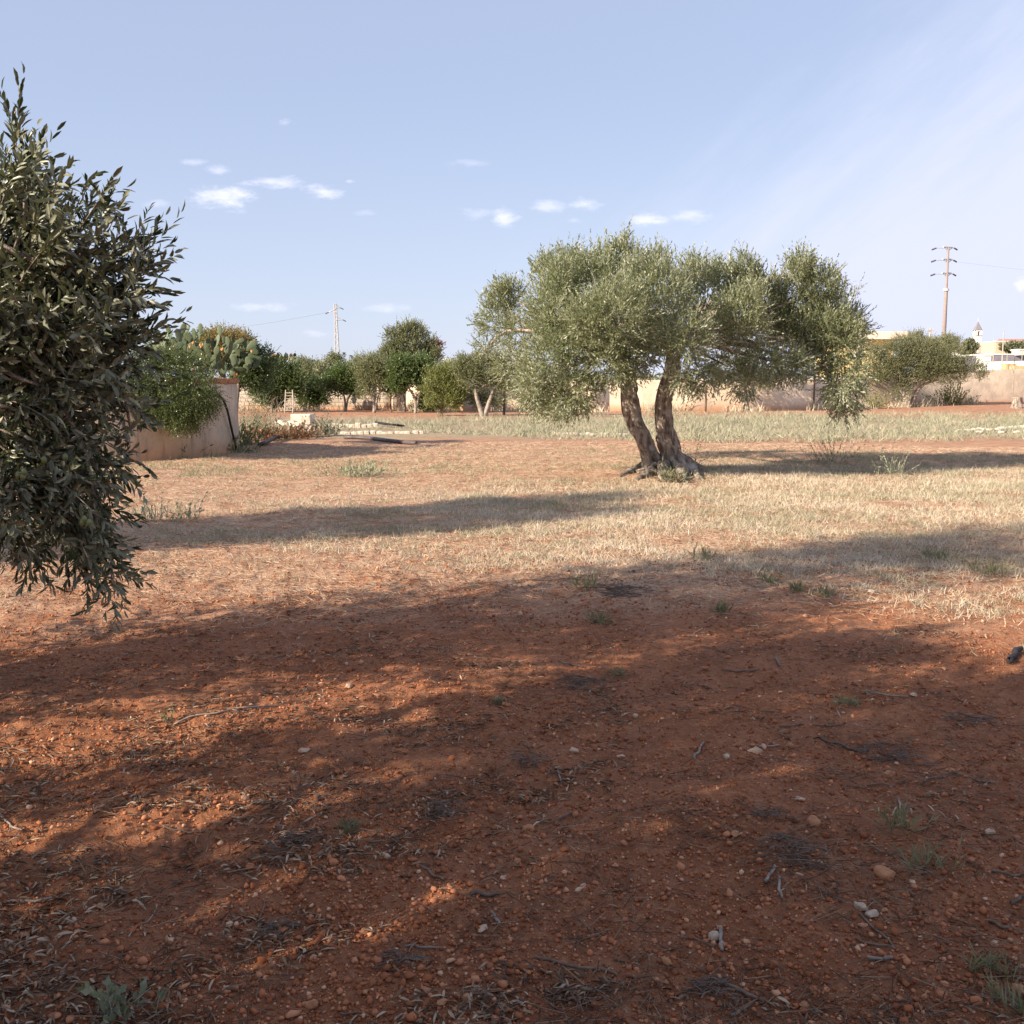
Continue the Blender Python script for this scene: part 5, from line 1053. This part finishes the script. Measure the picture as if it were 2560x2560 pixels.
# ------------------------------------------------------------------ single stones and sticks of the foreground
ST = [(109,2355,36,'rounded pale stone near the lower left corner'),(63,2340,28,'reddish stone just left of the pale stone near the lower left corner'),(760,1879,28,'flat pale stone alone in the shade above the centre left'),(425,2352,24,'pale chip of stone in the lit streak at lower left'),
 (779,2515,34,'angular orange stone at the bottom, left of centre'),(252,2266,28,'orange stone above the lowest sun streak'),(447,2060,13,'small orange pebble in the second sun streak'),(966,2144,26,'bright pale stone at the end of the curved sun patch, left of centre'),(872,1718,22,'stone at the upper lit patch edge, left of centre'),
 (1262,2197,24,'flat square stone in the middle of the lower soil'),(1207,2324,34,'large pinkish stone below the flat square one'),(1320,2077,32,'rounded brown stone in the middle of the foreground'),(1436,1878,32,'pale flat stone in the centre of the shade'),(1552,1892,22,'small pale stone right of the flat central one'),
 (1301,1538,18,'small pale stone near the shade edge, centre'),(1451,2227,28,'flat pale stone right of the dark flat stick'),(1169,2502,30,'orange stone at the bottom, near the centre'),(1107,2508,30,'long low stone left of the orange one at the bottom'),(1667,2409,30,'reddish rounded stone right of the thick stick at the bottom'),
 (872,2181,13,'tiny white stone left of the curved sun patch'),(944,1742,28,'reddish stone below the upper lit patch'),(1816,1896,24,'white stone left of the longer pale one, right of centre'),(1888,1883,36,'long pale stone beside a twig, right of centre'),(1977,1869,20,'upright orange stone by the dark twig pile'),
 (2220,1938,36,'orange stone below the dark heap of twigs on the right'),(2031,2062,46,'smooth round reddish boulder like stone, right of centre'),(2477,2087,30,'pale stone near the right edge at mid height of the foreground'),(2212,2195,54,'largest lumpy orange stone of the foreground'),(2181,2292,34,'cream egg shaped stone touching the curved twig'),
 (2150,2272,34,'brown stone just behind the cream egg shaped one'),(1785,2349,30,'tall white stone standing by the crossed sticks'),(2546,2484,40,'large orange stone at the right edge near the bottom'),(1836,2094,30,'flat reddish stone left of the round boulder like one'),(1766,1675,20,'brown stone at the upper left of the right half'),
 (2283,1742,24,'flat pale stone at the end of a thin stick on the right'),(1998,2000,28,'flat triangular pale stone on the right'),(1836,2042,24,'grey flat stone above the flat reddish one'),(2195,1381,18,'pale stone in the dry grass on the right'),(2179,1482,22,'white stone in the dark grass patch on the right'),(2013,2520,30,'orange stone at the bottom, right of centre'),(2108,1776,12,'tiny cream stone below the bent twig'),(913,2330,26,'reddish stone between leaf drifts at the lower centre left')]
M['stone_or'] = simple('orange_stone', (.46, .22, .11), (.36, .15, .07), scale=14, bump=.01, bscale=50)
M['stone_pale'] = simple('dusty_pale_stone', (.60, .42, .29), (.46, .27, .16), scale=14, bump=.01, bscale=50)
for i, (x, y, s_, lab) in enumerate(ST):
    g = gnd(x, y); dist = math.hypot(g[1], CAM_H); w_ = s_*dist/2560; mt = M['stone'] if 'white' in lab or 'cream' in lab else (M['stone_or'] if ('orange' in lab or 'reddish' in lab or 'brown' in lab) else M['stone_pale'])
    fl = .4 if 'flat' in lab or 'low' in lab else (.95 if 'upright' in lab or 'tall' in lab else .65)
    o = stone_mesh('stone', (w_*1.05, w_*.75, w_*fl), 300+i, mt, sub=3, rough=.35); o.location = (g[0], g[1], g[2]+w_*fl*.28); o.rotation_euler = (0, 0, i*1.7)
    tag(o, lab, 'stone', 'stones lying on the foreground soil')
SK = [(431,1814,680,1769,5,'longest thin grey stick beside the seedling'),(409,2068,510,2079,4,'short brown stick in the second sun streak'),(30,2257,132,2249,6,'pale grey bark stick at the lower left'),(648,2318,659,2257,3,'upright leaning twig in a leaf drift, lower left'),(648,2323,735,2285,3,'twig slanting right from the leaf drift, lower left'),
 (318,2345,395,2271,3,'thin pale twig leading down to the lowest sun streak'),(0,2040,55,2084,5,'pair of pale stems at the left edge'),(741,1991,848,1983,3,'curved dark twig left of the centre'),(686,2076,735,2005,4,'dark twig pointing at the curved one, left of centre'),(329,1914,423,1851,3,'twig running down left from the seedling'),(692,2142,716,2186,4,'short stub stick below the leaf drift, left of centre'),(66,1706,123,1687,3,'purplish twig near the left edge, high in the shade'),
 (1176,2240,1251,2240,9,'dark flat bark piece in the lower centre'),(1044,2165,1113,2202,6,'brown stick pointing away from the curved sun patch'),(1339,2398,1545,2440,7,'thickest long stick lying at the bottom centre'),(1229,2284,1248,2312,7,'stubby pale stick below the dark flat bark'),(1392,1926,1404,1961,4,'short pale upright stick near the centre'),(1013,2371,1107,2374,5,'grey stick under a leaf drift, lower centre'),
 (1395,2055,1445,2033,5,'dark stick right of the round brown stone in the centre'),(1301,1453,1476,1453,5,'long stick lying along the shade edge'),(1395,1657,1458,1670,4,'dark stick in the middle of the shaded soil, high'),(850,2540,919,2547,5,'stick at the bottom edge, left of centre'),(1401,2428,1405,2472,5,'short upright stick below the thickest long one'),
 (1769,2443,1900,2506,9,'thick broken brown stick in the lower right quarter'),(1800,2327,1806,2384,9,'upright pale wood piece beside the tall white stone'),(1700,2346,1788,2374,4,'dark twig reaching left from the tall white stone'),(1828,2547,1885,2509,8,'forked thick stick end at the bottom, right of centre'),(2148,2283,2239,2377,6,'curved brown twig beside the cream egg shaped stone'),(2139,2349,2239,2377,5,'straight twig meeting the curved one below the cream stone'),(2167,2402,2232,2402,9,'grey mottled stick below the two meeting twigs'),
 (2471,2308,2558,2340,8,'thick brown stick entering at the right edge'),(2483,2183,2560,2190,6,'curved stick at the right edge, above the thick brown one'),(2527,2264,2560,2246,8,'dark thick stick end at the right edge'),(1913,2211,1938,2170,8,'split pale wood chip below the pile of fine twigs'),(1941,2199,1954,2249,7,'darker wood piece right of the split pale chip'),(1947,1817,2101,1813,4,'thin bent twig with its tip turned up, on the right'),
 (2045,1835,2176,1882,6,'dark stick running into the heap of twigs on the right'),(1894,1876,1951,1864,5,'brown stick touching the long pale stone'),(1738,1904,1753,1857,6,'curved grey stick standing near the centre right'),(2377,1932,2489,1964,5,'long brown twig toward the right edge'),(2301,1964,2373,1936,4,'dark twig joining the long brown one on the right'),(2170,1967,2239,1970,5,'straight stick below the orange stone on the right'),
 (1807,1679,1900,1676,4,'thin stick right of the brown stone, high on the right'),(2160,1729,2270,1745,4,'thin stick ending at the flat pale stone on the right'),(2521,1660,2552,1629,16,'black charred chunk of wood near the right edge'),(2164,2111,2264,2152,5,'twig crossing toward the green grass tuft'),(1941,1644,1947,1669,6,'short upright stub in the shade, high on the right'),(2427,2490,2508,2503,6,'stick near the lower right corner'),(2245,2001,2251,2033,5,'pale short upright stick below the straight one on the right')]
SKM = [simple('stick_bark_%d' % i, c, d, scale=30, bump=.002, bscale=200) for i, (c, d) in enumerate([((.10,.07,.055),(.18,.13,.10)),((.24,.17,.12),(.15,.10,.07)),((.34,.28,.23),(.22,.17,.14)),((.03,.027,.03),(.06,.05,.05))])]
for n_, mm in zip(('dark_stick_bark', 'brown_stick_bark', 'pale_stick_bark', 'charred_wood'), SKM): mm.name = n_
for i, (x0, y0, x1, y1, t_, lab) in enumerate(SK):
    rg = np.random.default_rng(500+i); a, b = gnd(x0, y0), gnd(x1, y1)
    if abs(x1-x0) < 30 and ('upright' in lab or 'standing' in lab):
        pass
    rr = t_*math.hypot((a[1]+b[1])/2, CAM_H)/2560/2; Lk = np.linalg.norm(b-a); pts = []
    for s in np.linspace(0, 1, 6):
        p = a+(b-a)*s; p[:2] += rg.normal(0, Lk*.022, 2); p[2] = H1(p[0], p[1])+rr*.9+.004; pts.append(p)
    if 'bent' in lab: pts.append(pts[-1]+(b-a)*.04+[0, .12, .03])
    mt = SKM[3] if 'black' in lab else SKM[2] if ('pale' in lab or 'grey' in lab) else SKM[0] if 'dark' in lab else SKM[1]
    o0 = pts[0].copy(); v, f = tube_geo([p-o0 for p in pts], [rr*1.05]+[rr]*(len(pts)-2)+[rr*.75], 7, gnarl=.12, seed=i)
    if i % 3 == 0 and Lk > .12:
        q = pts[3]-o0; dd = (b-a)/Lk; sd = np.array([-dd[1], dd[0], .25])*rg.choice([-1, 1]); v2, f2 = tube_geo([q, q+(dd*.6+sd*.5)*Lk*.12, q+(dd*1.1+sd*.8)*Lk*.2], [rr*.6, rr*.45, rr*.3], 5); f = np.concatenate([f, f2+len(v)]); v = np.concatenate([v, v2])
    o = mesh_np('stick', v, f, mt, smooth_=True); o.location = o0; tag(o, lab, 'stick', 'sticks lying on the foreground soil')

# ------------------------------------------------------------------ heaps of fine dark twigs
for i, (x, y, w_, n, lab) in enumerate([(2232,1888,150,80,'large tangled heap of dark twigs on the right, above the orange stone'),(1985,2126,170,80,'long low heap of dark twigs below the round boulder like stone'),(1100,2033,110,60,'dark heap of twigs and leaves left of the round brown stone'),
        (1451,1712,130,60,'dark twig heap high in the middle of the shade'),(1785,2478,110,60,'dark clump of twigs under the thick broken stick'),(1325,1905,90,45,'small thin twig heap in the centre of the foreground'),(1920,2040,90,40,'loose scatter of twigs left of the grass tufts on the right'),
        (720,2110,110,55,'twig heap below the dark twigs left of centre'),(1560,1480,140,60,'twigs heaped along the shade edge, right of centre'),(2420,1800,120,50,'thin twig heap near the right edge, high in the foreground'),(1010,2400,110,45,'twigs crossed under the leaf drift at the lower centre'),(690,2330,90,45,'twigs tangled in the leaf drift at the lower left')]):
    rg = np.random.default_rng(900+i); g = gnd(x, y); k = math.hypot(g[1], CAM_H)/2560*w_; mb = MB()
    for _ in range(n):
        c = np.clip(rg.normal(0, 1, 2), -1.7, 1.7)*[k*.26, k*.24]; a = rg.uniform(0, math.pi) if rg.uniform() < .5 else rg.normal(.2, .3); L_ = rg.uniform(.25, .8)*k*.6; e = np.array([math.cos(a), math.sin(a)])*L_/2
        p0, p2 = g[:2]+c-e, g[:2]+c+e; pm = (p0+p2)/2+rg.normal(0, L_*.08, 2); z = rg.uniform(.003, .022)
        P = [[*q, H1(*q)+z+rg.uniform(0, .008)] for q in (p0, pm, p2)]; r_ = rg.uniform(.0009, .0024)*max(1, g[1]/4.5)
        v, f = tube_geo(np.array(P)-g, [r_, r_, r_*.6], 4, resample=False); mb.add(v, f.tolist())
    o = mb.build('twig_heap', SKM[0]); o.location = g; tag(o, lab, 'twigs', 'twig heaps on the foreground soil')
